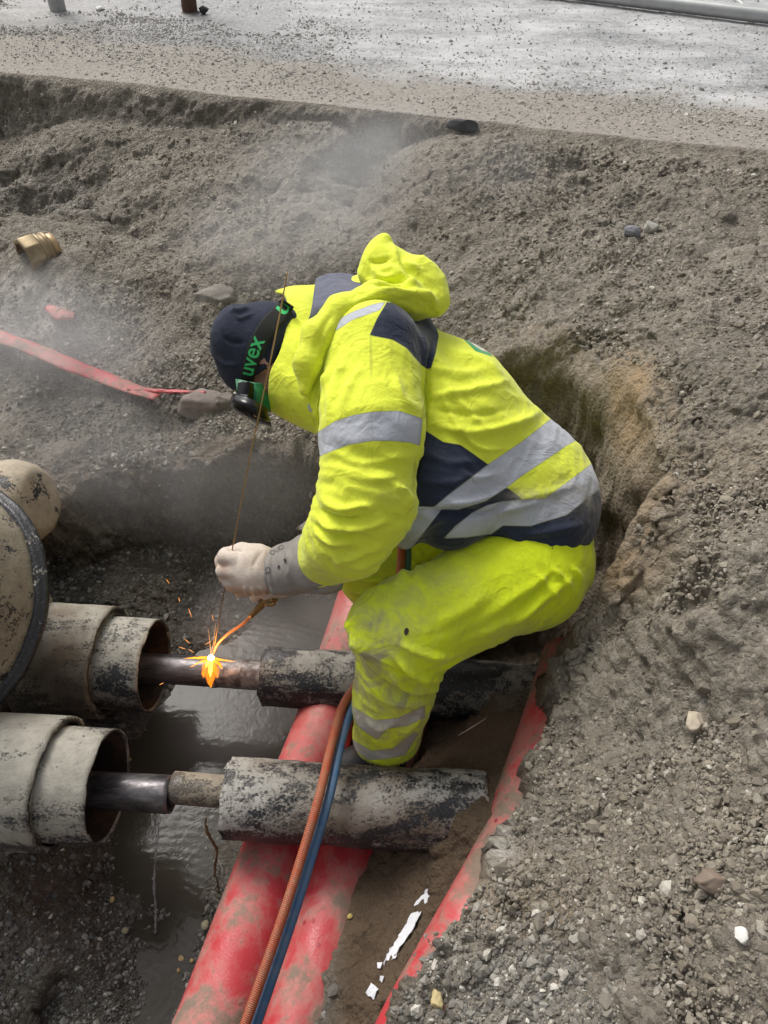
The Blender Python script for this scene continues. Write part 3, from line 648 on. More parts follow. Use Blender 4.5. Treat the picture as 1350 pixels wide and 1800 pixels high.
hose('gas_hose', 'blue gas hose running along the right side of the orange one', [(713, 900, 1.63), (715, 1000, 1.67), (697, 1090, 1.71), (662, 1180, 1.70), (622, 1240, 1.63), (601, 1300, 1.58), (579, 1400, 1.49), (550, 1500, 1.45), (511, 1625, 1.40), (451, 1800, 1.35), (417, 1900, 1.34)], .0094, hosemat('blue_hose', (.045, .12, .24), (.12, .17, .22), 0))

# ---- red strips on the left shelf
def strip(name, label, pts, wid, th, mat, cat='duct shard', grp=None, curl=.02):
    P = cr([Uz(*p) for p in pts], 40); T, N, B = frames(P); rows = []
    V_ = []; nw = 9
    for k in range(40):
        s_ = np.cross(T[k], [0, 0, 1.]); s_ /= np.linalg.norm(s_); ww = np.interp(k / 39, np.linspace(0, 1, len(wid)), wid)
        for j in range(nw):
            u = j / (nw - 1) * 2 - 1; V_.append(P[k] + s_ * u * ww / 2 + np.array([0, 0, -curl * u * u * ww * 10 + .002 * vnoise(np.array([[k * .4, u, 3.]]), 3)[0]]))
    F_ = [(i * nw + j, (i + 1) * nw + j, (i + 1) * nw + j + 1, i * nw + j + 1) for i in range(39) for j in range(nw - 1)]
    o = mesh_obj(name, V_, F_, mat); solid(o, th); return tag(o, label, cat, grp)
def tz(px, py, dz=0):
    z = .6
    for _ in range(20):
        p = Uz(px, py, z); z += .6 * (float(terrain(np.array([p[0]]), np.array([p[1]]))[0]) - z)
    return z + dz
strip('duct_shard', 'long red duct shard lying across the left gravel shelf, pointed right', [(-60, 565, tz(0, 590, .03)), (0, 590, tz(0, 590, .035)), (60, 612, tz(60, 612, .035)), (120, 638, tz(120, 638, .035)), (180, 662, tz(180, 662, .03)), (240, 684, tz(240, 684, .03)), (277, 698, tz(277, 698, .03))], [.055, .06, .06, .065, .06, .05, .035], .004, redDirtyM, curl=.008)
strip('duct_shard', 'thin red shard ending at the pale rock', [(225, 682, tz(225, 682, .035)), (300, 687, tz(300, 687, .03)), (362, 690, tz(362, 690, .02))], [.018, .014, .008], .006, redDirtyM)
strip('duct_shard', 'small red duct fragment in pale gravel above the long shard', [(84, 538, tz(84, 538, .012)), (108, 546, tz(108, 546, .02)), (130, 552, tz(130, 552, .008))], [.03, .075, .045], .004, redM)

# ---- brass coupling
brassM = simple('brass', (.38, .29, .165), .5, .45, 60, .001, .45)
o_ = U(42, 452, 2.62); axb = U(100, 430, 2.68) - U(42, 452, 2.62); axb /= np.linalg.norm(axb)
root = empty('brass_coupling', o_)
def octa(prof, seg=96, flats=8):
    V_, F_ = lathe(o_, axb, prof, seg); q = V_ - o_; al = q @ axb; rr = q - al[:, None] * axb; R_ = np.linalg.norm(rr, axis=1); 
    n = np.cross(axb, [0, 0, 1.]); n /= np.linalg.norm(n); b = np.cross(axb, n); an = np.arctan2(rr @ b, rr @ n); st = 2 * math.pi / flats
    f = math.cos(st / 2) / np.cos((an % st) - st / 2); return V_ + rr * (np.clip(f, .90, 1.0) - 1)[:, None] * (R_ > .04)[:, None], F_
V_, F_ = octa([(0, .050), (0, .064), (.004, .067), (.052, .067), (.058, .062), (.058, .05)]); nut = mesh_obj('hex_collar', V_, F_, brassM)
V_, F_ = lathe(o_, axb, [(.05, .0), (.052, .030), (.012, .046), (.004, .050), (0.0, .0505), (.0, .05)], 64); bore = mesh_obj('bore', V_, F_, simple('brass_bore', (.17, .12, .07), .7))
V_, F_ = lathe(o_, axb, [(.055, .05), (.057, .058), (.066, .060), (.070, .054), (.080, .053), (.083, .058), (.094, .058), (.097, .05)], 64); ribs = mesh_obj('collar_rib', V_, F_, brassM)
V_, F_ = lathe(o_, axb, [(.095, .042), (.098, .046), (.120, .046), (.122, .036), (.122, .0)], 64); tail = mesh_obj('tail_ring', V_, F_, simple('brass_clean', (.52, .36, .20), .45, .5))
for q in (nut, bore, ribs, tail): recalc(q)
adopt(root, nut, bore, ribs, tail); tag(root, 'dirty brass hose coupling lying on the left gravel slope', 'coupling')

# ---- posts and rail on the road
gal = simple('galvanised', (.42, .43, .42), .45, .5, 30, .0005, .2); rusty = simple('rusted_post', (.11, .055, .035), .8, .1, 40, .002, .4)
def zpost(name, label, px, py, r, mat, sq=False):
    p = Uz(px, py, ROAD_Z); root = empty(name, p)
    if sq:
        V_, F_ = lathe(p - [0, 0, .02], [0, 0, 1], dens([(0, r), (.9, r * .98)], .03), 24, .004, 5)
    else: V_, F_ = lathe(p - [0, 0, .02], [0, 0, 1], dens([(0, r), (.9, r)], .05), 40)
    a = recalc(mesh_obj('post_shaft', V_, F_, mat))
    V_, F_ = lathe(p - [0, 0, .01], [0, 0, 1], [(0, r * 1.25), (.012, r * 1.2), (.016, r * .95)], 32, .004, 3); b = recalc(mesh_obj('post_foot', V_, F_, simple(name + '_foot', (.16, .15, .14), .9)))
    adopt(root, a, b); return tag(root, label, 'post')
zpost('fence_post', 'grey galvanised tube post at the top left of the road', 104, 24, .045, gal)
zpost('stake', 'dark rust brown stake in gravel at the road\'s edge', 335, 22, .043, rusty, True)
a, b = Uz(930, -22, ROAD_Z + .045), Uz(1420, 36, ROAD_Z + .045)
root = empty('fence_rail', a)
V_, F_ = tube([a, (a + b) / 2, b], .036, 30, 28); q1 = mesh_obj('rail_tube', V_, F_, gal)
V_, F_ = tube([a + [0, .10, .01], b + [0, .10, .01]], .018, 20, 16); q2 = mesh_obj('lower_tube', V_, F_, gal)
V_, F_ = tube([b + (a - b) * .17 + [0, .0, .0], b + (a - b) * .17 + [0, .35, .02]], .012, 6, 12); q3 = mesh_obj('cross_tube', V_, F_, gal)
adopt(root, q1, q2, q3); tag(root, 'grey galvanised fence tubes lying on the road at top right', 'fence rail')

# ---- distinct stones
def rock(name, label, px, py, size, colr, s, dz=0., cat='stone', group=None, flat=.6, sub=3, rough=.85, z=None):
    import bmesh
    bm = bmesh.new(); bmesh.ops.create_icosphere(bm, subdivisions=sub + 1, radius=.5)
    q = np.array([v.co[:] for v in bm.verts]); F_ = [tuple(v.index for v in f.verts) for f in bm.faces]; bm.free()
    rr = np.random.default_rng(s)
    pl = rr.normal(size=(14, 3)); pl /= np.linalg.norm(pl, axis=1)[:, None]; dd = rr.uniform(.30, .44, 14)
    for n_, d_ in zip(pl, dd): h_ = q @ n_ - d_; q = q - np.clip(h_, 0, None)[:, None] * n_ * .92
    q = q * (1 + .07 * fbm(q * 6 + s, 4, s)[:, None]); q = q * size; z_ = tz(px, py) if z is None else z
    p = Uz(px, py, z_); o = mesh_obj(name, q + p + np.array([0, 0, size[2] * .18 + dz]), F_, simple(name + str(s), colr, rough, 0, 90, .002, .35)); return tag(o, label, cat, group)
rock('pebble', 'pale yellow pebble on gravel near the photo\'s bottom edge', 768, 1760, (.026, .036, .022), (.62, .50, .26), 1, .006)
rock('stone', 'flat brown oval stone half sunk in the right bank', 1250, 1552, (.055, .042, .03), (.23, .175, .135), 2, .004)
rock('pebble', 'white pebble near the right edge below the brown oval stone', 1299, 1648, (.023, .023, .018), (.78, .76, .70), 3, .006)
rock('stone', 'cream and tan stone on the right bank slope', 1220, 1272, (.040, .045, .025), (.50, .43, .33), 4)
rock('stone', 'bluish grey angular stone beside a pale one high on the gravel slope', 1108, 413, (.055, .05, .04), (.22, .22, .24), 5)
rock('stone', 'pale angular stone right of the bluish one high on the gravel slope', 1143, 404, (.045, .045, .045), (.42, .40, .35), 6)
rock('rock', 'pinkish grey rock at the shelf edge beneath the goggles', 352, 712, (.22, .12, .10), (.26, .215, .19), 7, -.02, 'rock')
rock('rock', 'smaller brown rock right of the pinkish one beneath the goggles', 398, 706, (.12, .09, .07), (.20, .17, .145), 8, -.015, 'rock')
rock('rock', 'smooth buff boulder in the bank left of the beanie', 377, 512, (.15, .10, .09), (.25, .225, .19), 9, -.036, 'rock')
rock('rock', 'grey lump of the cut bank at the hollow right of the jacket', 968, 690, (.09, .07, .07), (.22, .20, .17), 15, -.01, 'rock')
rock('asphalt_chunk', 'black asphalt chunk stuck in the road edge above the worker', 812, 224, (.125, .05, .055), (.035, .037, .04), 10, -.005, 'asphalt chunk')
rock('stone', 'black stone at the foot of the rust brown stake', 359, 25, (.06, .05, .045), (.04, .04, .04), 11, .01)
rock('chalk_stick', 'white elongated stone on the road between the two posts', 177, 19, (.05, .10, .03), (.75, .74, .72), 12, .004)
for k, (px, py, s1, s2) in enumerate(((322, 1686, .034, .022), (305, 1706, .016, .045), (338, 1690, .012, .012), (315, 1708, .01, .014), (290, 1722, .014, .022), (288, 1735, .018, .02), (228, 1337, .014, .014), (199, 1583, .016, .02), (221, 1638, .02, .018), (362, 1628, .022, .028))):
    lab = ['largest yellow wood chip in the stream beside the red duct', 'long yellow wood chip just left of the largest one', 'tiny yellow chip right of the largest wood chip', 'tiny yellow chip under the largest wood chip', 'yellow chip below and left of the long wood chip',
           'lowest yellow chip of those beside the red duct', 'yellow chip in the dark between the two sleeved pipes', 'round yellow chip on wet gravel left of the trickle', 'buff chip on wet gravel lower left of the trickle', 'olive buff pebble touching the red duct\'s left side'][k]
    rock('wood_chip', lab, px, py, (s1, s2, .012), (.55, .40, .18) if k < 8 else (.36, .32, .22), 50 + k, .004, 'chip', 'yellow chips by the stream', sub=1)
rock('pebble', 'yellow pebble in brown mud between the red ducts', 615, 1612, (.014, .012, .01), (.60, .46, .16), 71, .002)
rock('pebble', 'grey pebble in brown mud just below the lower pipe', 630, 1534, (.018, .016, .014), (.13, .12, .11), 72, .003)

# ---- white tape scraps on the mud
tapeM = NT('white_tape'); tapeM = tapeM.bsdf(tapeM.mix(tapeM.rng(tapeM.noise(60, 5, .7), .62, .72), (.72, .73, .76), (.2, .15, .1)), .6)
def tape(label, poly, s):
    z = np.mean([tz(x, y) for x, y in poly]) + .007
    ctr = np.array([Uz(x, y, tz(x, y, .006)) for x, y in poly]); n = len(ctr); fine = []
    for k in range(n):
        a_, b_ = ctr[k], ctr[(k + 1) % n]; m_ = max(1, int(np.linalg.norm(b_ - a_) / .006))
        for j in range(m_):
            p = a_ + (b_ - a_) * j / m_; fine.append(p + rng.normal(0, .0011, 3) * [1, 1, .3])
    o = mesh_obj('tape_scrap', fine, [tuple(range(len(fine)))], tapeM, smooth=False); solid(o, .001); return tag(o, label, 'tape scrap', 'white tape scraps on the mud')
tape('longest white tape scrap, middle of the row along the mud', [(728, 1598), (742, 1602), (722, 1640), (700, 1672), (694, 1686), (680, 1688), (673, 1698), (676, 1684), (690, 1662), (710, 1628)], 1)
tape('narrow top white tape scrap pointing to the pipe', [(758, 1551), (762, 1558), (750, 1590), (740, 1600), (728, 1590), (744, 1570)], 2)
tape('tiny white tape crumb between the long scrap and the square one', [(668, 1712), (674, 1716), (671, 1726), (666, 1722)], 3)
tape('square white tape scrap at the lower end of the row', [(652, 1727), (664, 1738), (656, 1756), (643, 1745)], 4)
tape('tiny white tape crumb above the square scrap', [(664, 1692), (672, 1694), (668, 1704), (664, 1702)], 5)

# ---- water
wm = NT('water'); hb = wm.m2('ADD', wm.noise(14, 3, .5, .6), wm.m2('MULTIPLY', wm.noise(55, 3, .5, 1.0), .35))
rp = wm.n('ShaderNodeTexWave', wave_type='RINGS', rings_direction='Z'); cc = wm.n('ShaderNodeMapping'); wm.t.links.new(wm.n('ShaderNodeTexCoord').outputs['Object'], cc.inputs[0])
pc = Uz(250, 1740, .02); cc.inputs['Location'].default_value = (-pc[0], -pc[1], 0); wm.put(rp.inputs['Vector'], cc.outputs[0]); rp.inputs['Scale'].default_value = 14; rp.inputs['Distortion'].default_value = 3; rp.inputs['Detail'].default_value = 2
hb = wm.m2('ADD', hb, wm.m2('MULTIPLY', rp.outputs['Fac'], .10))
waterM = wm.bsdf((.046, .040, .031), .12, wm.bump(hb, .004, .25), IOR=1.33, Specular_IOR_Level=.26)
wp = [(215, 1330), (240, 1290), (330, 1240), (420, 1130), (480, 1060), (600, 1030), (700, 1000), (760, 1200), (700, 1400), (560, 1500), (440, 1640), (380, 1850), (160, 1870), (190, 1640), (180, 1450)]
W = [Uz(x, y, .018) for x, y in wp]; xs = [p[0] for p in W]; ys = [p[1] for p in W]
gxx = np.arange(min(xs), max(xs), .02); gyy = np.arange(min(ys), max(ys), .02); AX, AY = np.meshgrid(gxx, gyy, indexing='ij')
sdw = polysd(AX.ravel(), AY.ravel(), [(p[0], p[1]) for p in W]).reshape(AX.shape); nv = len(gyy)
F_ = [(a_ * nv + b_, (a_ + 1) * nv + b_, (a_ + 1) * nv + b_ + 1, a_ * nv + b_ + 1) for a_ in range(len(gxx) - 1) for b_ in range(nv - 1) if sdw[a_, b_] < .16]
used = sorted({i for f in F_ for i in f}); mp = {u: k for k, u in enumerate(used)}
Vw = np.stack([AX.ravel(), AY.ravel(), np.full(AX.size, .018)], 1)[used]; F_ = [tuple(mp[i] for i in f) for f in F_]
tag(mesh_obj('water', Vw, F_, waterM), kind='structure')
# trickle from the cut pipe
glass = NT('clear_water'); glass = glass.bsdf((.95, .96, .97), .08, glass.bump(glass.noise(80, 3), .004, .8), Transmission_Weight=.75, IOR=1.33)
def trk(pts, r, nm, lab, s):
    P = cr([Uz(*p) for p in pts], 70); n_ = 1 + .5 * vnoise(np.stack([np.arange(70) * .45, np.full(70, s), np.zeros(70)], 1), 9)
    V_, F_ = tube(P, list(np.interp(np.linspace(0, 1, 70), np.linspace(0, 1, len(r)), r) * n_), 70, 10, smoothpath=False); return tag(mesh_obj(nm, V_, F_, glass), lab, 'water jet')
trk([(279, 1448, .30), (277, 1470, .28), (273, 1510, .22), (271, 1560, .14), (274, 1600, .07), (273, 1640, .02)], [.0016, .0024, .0018, .0026, .002, .003], 'water_trickle', 'thin clear trickle falling from the cut steel stub', 1)
rm = simple('root', (.20, .13, .06), .8, 0, 90, .001, .4)
V_, F_ = tube([Uz(362, 1438, .31), Uz(366, 1470, .27), Uz(381, 1490, .22), Uz(378, 1520, .15), Uz(381, 1555, .08), Uz(390, 1575, .03)], [.0025, .0032, .0025, .003, .002, .0015], 50, 8, disp=lambda v: .003 * fbm(v * 60, 2, 4)[:, None] * np.ones(3))
tag(mesh_obj('plant_root', V_, F_, rm), 'thin brown root hanging below the tan steel stub', 'root')
dr = []; df = []
for (px, py, s_) in ((358, 1480, .006), (363, 1492, .010), (366, 1505, .007), (378, 1515, .013), (379, 1508, .008), (331, 1522, .008), (329, 1526, .006), (270, 1545, .009), (268, 1592, .008), (276, 1600, .007), (350, 1640, .006)):
    p = Uz(px, py, .05 + (1580 - py) * .0012); base = len(dr); q = ICO * s_ * .5 * np.array([1, .7, 1.5]) + p; dr += list(q); df += [tuple(int(i) + base for i in f) for f in ICF]
tag(mesh_obj('water_spray', dr, df, glass), 'water drops splashing round the trickle', 'water drops', kind='stuff')
V_, F_ = tube([U(805, 1293, 1.62), U(830, 1278, 1.62), U(855, 1262, 1.62)], [.0006, .0012, .0006], 10, 6)
tag(mesh_obj('wire_offcut', V_, F_, simple('wire_pale', (.6, .5, .4), .4, .5)), 'thin pale wire offcut on mud right of the trouser hem', 'wire')
# ================================================================== PERSON
view = np.array([0, CS, -SN])
HV = .0045
YEL = (.74, .81, .055); YEL2 = (.68, .80, .014)
NAVY = (.020, .027, .050); SILV = (.46, .48, .52)
# pose
S0, S1, S2, S3, S4 = U(655, 612, 1.50), U(655, 755, 1.43), U(644, 880, 1.42), U(612, 945, 1.45), U(565, 985, 1.51)
WR = U(490, 1010, 1.57)
CH = np.array([-.03, 1.42, 1.075]); MD = np.array([.155, 1.33, .945]); PV = np.array([.335, 1.26, .775])
LHp, LK, LC, LA = U(930, 1000, 1.66), U(712, 1105, 1.50), U(690, 1225, 1.62), U(682, 1300, 1.70)
RH, RK = U(915, 860, 1.88), U(655, 1003, 1.84)
HC = U(464, 622, 1.6)
Fd = np.array([-.30, -.22, -.93]); Fd /= np.linalg.norm(Fd)
Kd = np.array([-.93, .12, .33]); Kd -= Fd * Kd.dot(Fd); Kd /= np.linalg.norm(Kd); Ld = np.cross(Kd, Fd)
if Ld[1] > 0: Ld = -Ld
HR = np.stack([Fd, Kd, Ld])      # head frame: face, crown, left
skinM = NT('skin'); skinM = skinM.bsdf(skinM.mix(skinM.noise(40, 4), (.60, .34, .26), (.50, .25, .19)), .5, skinM.bump(skinM.noise(300, 3), .0005, .5), Subsurface_Weight=.08, Subsurface_Radius=(.01, .004, .002), Subsurface_Scale=.5)
def hp(f, k, l): return HC + f * Fd + k * Kd + l * Ld
def body_fn(P):
    d = ell(P, hp(0, -.012, 0), HR, (.094, .094, .075))                              # skull
    d = smin(d, ell(P, hp(.035, -.075, 0), HR, (.062, .062, .052)), .03)  # jaw
    d = smin(d, ell(P, hp(.075, -.118, 0), HR, (.022, .018, .02)), .02)   # chin
    d = smin(d, ell(P, hp(.100, -.045, 0), HR, (.022, .020, .013)), .015)  # nose
    d = smin(d, ell(P, hp(.082, -.082, 0), HR, (.012, .010, .022)), .012)  # mouth
    d = smin(d, ell(P, hp(.055, -.028, .062), HR, (.03, .02, .018)), .015)  # cheek
    for s in (1, -1): d = smin(d, ell(P, hp(-.01, -.02, .078 * s), HR, (.018, .030, .010)), .006)  # ears
    d = smin(d, cap(P, hp(-.03, -.07, 0), CH, .055, .065), .03)           # neck
    d = smin(d, chain(P, [CH, MD, PV], [.085, .085, .10], .04, w=(0, 1, 0), fk=.62), .04)
    sh = CH + np.array([.0, -.14, -.01])
    d = smin(d, chain(P, [sh, S1, S2, S3, S4, WR, U(440, 1005, 1.6)], [.055, .05, .045, .042, .036, .03, .03], .02), .03)
    sr = CH + np.array([0, .15, 0]); d = smin(d, chain(P, [sr, U(650, 720, 1.84), U(640, 890, 1.80), U(560, 985, 1.74), U(500, 1015, 1.70)], [.055, .045, .04, .035, .03], .02), .03)
    d = smin(d, chain(P, [LHp, LK, LC, LA], [.085, .06, .05, .045], .02), .04)
    d = smin(d, chain(P, [RH, RK, np.array([.05, 1.30, .14])], [.085, .06, .045], .02), .04)
    return d
V_, F_ = nets(body_fn, (-.5, .75, .15), (.62, 1.75, 1.40), .008)
person = mesh_obj('person', V_, F_, skinM)
tag(person, 'worker in yellow high visibility clothing, dark beanie and goggles crouching over the pipes', 'person')

def region_attrs(V, regs, seams, dirt=()):
    px, py, t = proj(V); A = {}
    for nm, polys in regs.items():
        d = np.full(len(V), 1e3)
        for p in polys: d = np.minimum(d, polysd(px, py, p))
        A[nm] = np.clip(d, -60, 60)
    d = np.full(len(V), 1e3)
    for s in seams: d = np.minimum(d, linedist(px, py, s)[0])
    A['seam'] = np.clip(d, 0, 60)
    q = np.zeros(len(V))
    for cx, cy, rx, ry, a in dirt: q += a * np.exp(-(((px - cx) / rx) ** 2 + ((py - cy) / ry) ** 2))
    A['dirt'] = np.clip(q, 0, 1)
    return A
def garment(name, fn, lo, hi, h, mat, folds, noises, regs, seams, dirt=(), parent=None, limit=None):
    V, Fq = nets(fn, lo, hi, h); A = region_attrs(V, {}, seams, dirt); L = limit(V) if limit else None; V = sculpt(V, Fq, folds, noises)
    px, py, t = proj(V)
    for nm, polys in regs.items():
        d = np.full(len(V), 1e3)
        for p in polys:
            q = polysd(px, py, p)
            if L is not None: q = np.maximum(q, L if p[0] != 'S' and getattr(p, 'sleeve', 0) == 0 else q)
            d = np.minimum(d, q)
        A[nm] = np.clip(d, -60, 60)
    return mesh_obj(name, V, Fq, mat, parent=parent or person, attrs=A)
class SL(list): sleeve = 1

# ---------------- trousers
def trousers_fn(P):
    d = chain(P, [LHp, LK, LC, U(680, 1290, 1.69)], [.126, .094, .078, .076], .035)
    d = smin(d, ell(P, U(950, 950, 1.72), np.eye(3), (.118, .14, .11)), .05)
    d = smin(d, cap(P, LHp, RH, .12, .12), .04)
    d = smin(d, chain(P, [RH, RK], [.12, .088], .03), .04)
    d = smin(d, chain(P, [RK, np.array([.06, 1.30, .13])], [.078, .060], .03), .02)
    d = smin(d, ell(P, U(655, 1100, 1.50), np.eye(3), (.048, .05, .07)), .03)
    # open hem
    hemn = (U(680, 1330, 1.70) - LC); hemn /= np.linalg.norm(hemn); q = (P - U(680, 1334, 1.70).astype(np.float32)) @ hemn.astype(np.float32)
    d = np.maximum(d, q)
    return np.maximum(d, -cap(P, U(680, 1275, 1.69), U(680, 1420, 1.75), .066, .066))
kf = [([(612,1085),(625,1110),(640,1150)],9,.010),([(615,1120),(640,1135),(650,1170)],8,.007),
 ([(700,1130),(750,1150),(792,1152)],7,.009),([(690,1150),(730,1180),(790,1190)],7,.011),([(680,1175),(720,1205),(775,1205)],7,.010),([(640,1200),(700,1230),(770,1225)],8,.008),
 ([(695,1165),(735,1190),(790,1172)],4,-.008),([(660,1185),(710,1217),(770,1215)],4,-.006),
 ([(640,1260),(670,1280),(700,1262)],6,.006),([(700,1290),(725,1270),(742,1240)],6,.007),([(620,1230),(640,1280),(650,1310)],6,.006),
 ([(700,990),(712,1010),(690,1040)],8,.008),([(720,985),(735,1000),(730,1030)],7,.006),([(745,975),(800,960),(850,958)],9,.005),
 ([(850,1090),(900,1050),(990,1000)],10,.005),([(880,1110),(940,1060),(1010,1010)],9,.007),([(900,1085),(950,1030),(980,1000)],7,-.005),([(820,1130),(880,1095),(950,1060)],8,.005),
 ([(930,1000),(960,1030),(985,1060)],7,.005),([(965,995),(990,1020),(1005,1040)],6,.006),([(1000,995),(1015,1010),(1020,1025)],5,.005),
 ([(760,1100),(820,1070),(860,1040)],14,.005),([(640,1030),(700,1020),(760,1040)],12,.004),
 ([(612,1010),(650,1020),(690,1012)],6,.006),([(615,1035),(650,1042),(690,1030)],6,.006),([(640,1060),(625,1090),(620,1105)],7,.006)]
kd = LC - LK; td = LHp - LK
kn = [(LK + kd * .45, .13, kd, .010, 38, 7, 3), (U(760, 1160, 1.5), .08, kd, .008, 42, 8, 6), (LC + kd * .5, .09, kd, .007, 30, 9, 9), (LHp, .20, td, .007, 26, 6, 12), (RK, .12, RK - RH, .006, 32, 6, 15), ((LHp + LK) / 2, .2, td, .004, 16, 6, 18)]
tband = [[(617,1240),(623,1244),(660,1266),(700,1262),(747,1240),(747,1261),(715,1276),(681,1281),(664,1300),(640,1286),(626,1272)],
 [(603,1225),(609,1262),(619,1300),(653,1320),(690,1316),(711,1300),(729,1286),(735,1290),(711,1328),(680,1334),(647,1336),(617,1312),(606,1290),(600,1250)]]
trM = cloth_mat('trouser_cloth', YEL2, [('band', (.42, .40, .36))], dirt=True, dirtcol=(.33, .31, .17))
hole = [[(711, 1106), (716, 1103), (719, 1108), (717, 1115), (712, 1117), (710, 1112)]]
tr = garment('trousers', trousers_fn, (-.17, .74, .04), (.64, 1.62, 1.0), HV, trM, kf, kn, {'band': tband, 'hole': hole}, [[(620, 1085), (640, 1060), (700, 1010)]],
 [(655, 1130, 60, 75, 1.1), (700, 1240, 70, 45, .9), (640, 1200, 25, 50, .9), (750, 1020, 100, 45, .5), (900, 1110, 80, 25, .35), (730, 1100, 60, 40, .3), (680, 1300, 60, 30, .5)])
# ---------------- boot
bM = simple('boot_leather', (.025, .024, .025), .5, 0, 50, .002, .3)
def boot_fn(P):
    d = chain(P, [U(680, 1290, 1.73), U(668, 1338, 1.76), U(610, 1350, 1.76)], [.058, .055, .045], .03)
    return d
V_, F_ = nets(boot_fn, (-.25, .75, .02), (.15, 1.1, .45), .008); bt = mesh_obj('boot', V_, F_, bM, parent=person)

# ---------------- jacket
def torso_fn(P):
    w = (-.04, 1, .10)
    d = chain(P, [CH + [-.03, 0, -.02], MD, PV], [.115, .128, .150], .05, w=w, fk=.70)
    d = smin(d, chain(P, [U(700, 800, 1.56), U(760, 860, 1.54), U(790, 900, 1.56)], [.075, .085, .08], .04), .04)
    d = smin(d, chain(P, [U(585, 640, 1.52), U(585, 700, 1.52), U(600, 760, 1.52)], [.06, .055, .045], .03), .03)
    d = smin(d, chain(P, [U(720, 900, 1.52), U(712, 945, 1.56)], [.045, .024], .03), .03)
    d = smin(d, ell(P, CH + [.02, -.10, .02], np.eye(3), (.11, .09, .09)), .05)
    d = smin(d, ell(P, CH + [.02, .10, .0], np.eye(3), (.11, .11, .09)), .05)
    d = smin(d, ell(P, U(975, 905, 1.72), np.eye(3), (.09, .12, .11)), .05)
    hn = np.array([.62, -.05, -.78]); hn /= np.linalg.norm(hn)
    q = (P - (PV + hn * .085).astype(np.float32)) @ hn.astype(np.float32)
    return np.maximum(d, q)
def sleeve_fn(P):
    d = chain(P, [S0, S1, S2, S3, S4], [.094, .094, .086, .074, .060], .03, w=None)
    n = (S4 - S3) / np.linalg.norm(S4 - S3); q = (P - (S4 + n * .012).astype(np.float32)) @ n.astype(np.float32)
    d = np.maximum(d, q); return np.maximum(d, -cap(P, S4 - n * .05, S4 + n * .1, .046, .050))
def farsleeve_fn(P):
    return chain(P, [CH + [0, .13, 0], U(650, 730, 1.84), U(640, 880, 1.80), U(600, 965, 1.76)], [.09, .075, .065, .055], .03)
def jacket_fn(P):
    d = smin(torso_fn(P), sleeve_fn(P), .007); return smin(d, farsleeve_fn(P), .02)
jf = [([(757,600),(750,700),(740,770),(727,860)],5,-.012),([(748,640),(800,660),(860,650)],10,.005),([(750,700),(820,690),(900,670)],9,.006),([(755,720),(830,730),(900,720)],7,-.004),
 ([(755,745),(830,760),(920,740),(960,715)],10,.007),([(790,620),(850,640),(890,680)],10,.005),([(770,660),(800,700),(860,760)],8,.005),([(770,690),(830,780),(900,790)],7,.005),
 ([(590,640),(570,690),(560,750)],7,.008),([(610,620),(585,700),(580,740)],8,.006),([(545,660),(548,700),(560,740)],6,.008),([(640,640),(610,690),(600,730)],8,.004),
 ([(570,880),(600,895),(640,890),(660,905)],8,.008),([(560,905),(590,925),(640,925),(690,915)],7,.009),([(552,925),(580,950),(620,955)],7,.007),([(565,893),(600,912),(650,908)],4,-.007),([(555,918),(590,940),(640,940)],4,-.006),
 ([(600,830),(650,845),(700,835)],10,.005),([(590,800),(640,815),(720,800)],9,.004),([(690,850),(712,870),(718,900)],8,.007),([(590,985),(630,975),(680,945)],7,.006),([(610,1000),(650,985),(690,960)],6,.005),
 ([(690,650),(705,700),(735,720)],8,.004),([(575,905),(590,960),(600,1010)],9,.005),
 ([(800,820),(830,840),(880,830)],8,.004),([(740,800),(790,815),(840,810)],9,.005),([(735,850),(790,850),(830,835)],8,.005),
 ([(880,880),(950,870),(1020,850)],9,.004),([(900,940),(960,935),(1030,920)],9,.006),([(880,930),(940,960),(1000,970)],7,.005),([(760,905),(800,895),(860,900),(900,880)],6,-.010),([(770,885),(830,880),(890,860)],8,.008),
 ([(830,901),(890,895),(960,880)],8,.006),([(745,890),(790,905),(850,905)],5,-.008),([(700,960),(740,930),(790,900)],8,.005)]
ea = S3 - S1
jn = [(S2, .12, ea, .012, 30, 8, 3), (S1, .10, S1 - S0, .006, 20, 9, 7), (S3, .09, S4 - S3, .008, 30, 9, 5), (MD, .22, np.array([.5, .3, .6]), .009, 18, 6, 11), (PV, .2, PV - MD, .006, 22, 7, 13), (S0, .12, np.array([1., .2, -.4]), .005, 24, 8, 17), (U(545, 690, 1.45), .08, np.array([1., 0, .2]), .006, 34, 8, 19)]
navy = [SL([(680,531),(720,535),(748,550),(765,567),(771,590),(766,620),(756,652),(740,641),(715,612),(690,597),(650,589),(663,560)]),
 [(745,755),(779,777),(809,782),(835,800),(860,818),(825,842),(758,895),(700,893),(690,870),(700,800),(715,740)],
 [(891,857),(918,877),(884,882),(847,905),(830,901),(779,947),(760,962),(705,992),(685,955),(715,900),(758,894),(725,896),(690,925),(660,900),(690,870),(758,890),(806,896),(854,881)],
 [(1048,862),(1100,850),(1100,1100),(700,1100),(706,984),(779,946),(820,944),(864,939),(884,924),(932,925),(997,905)]]
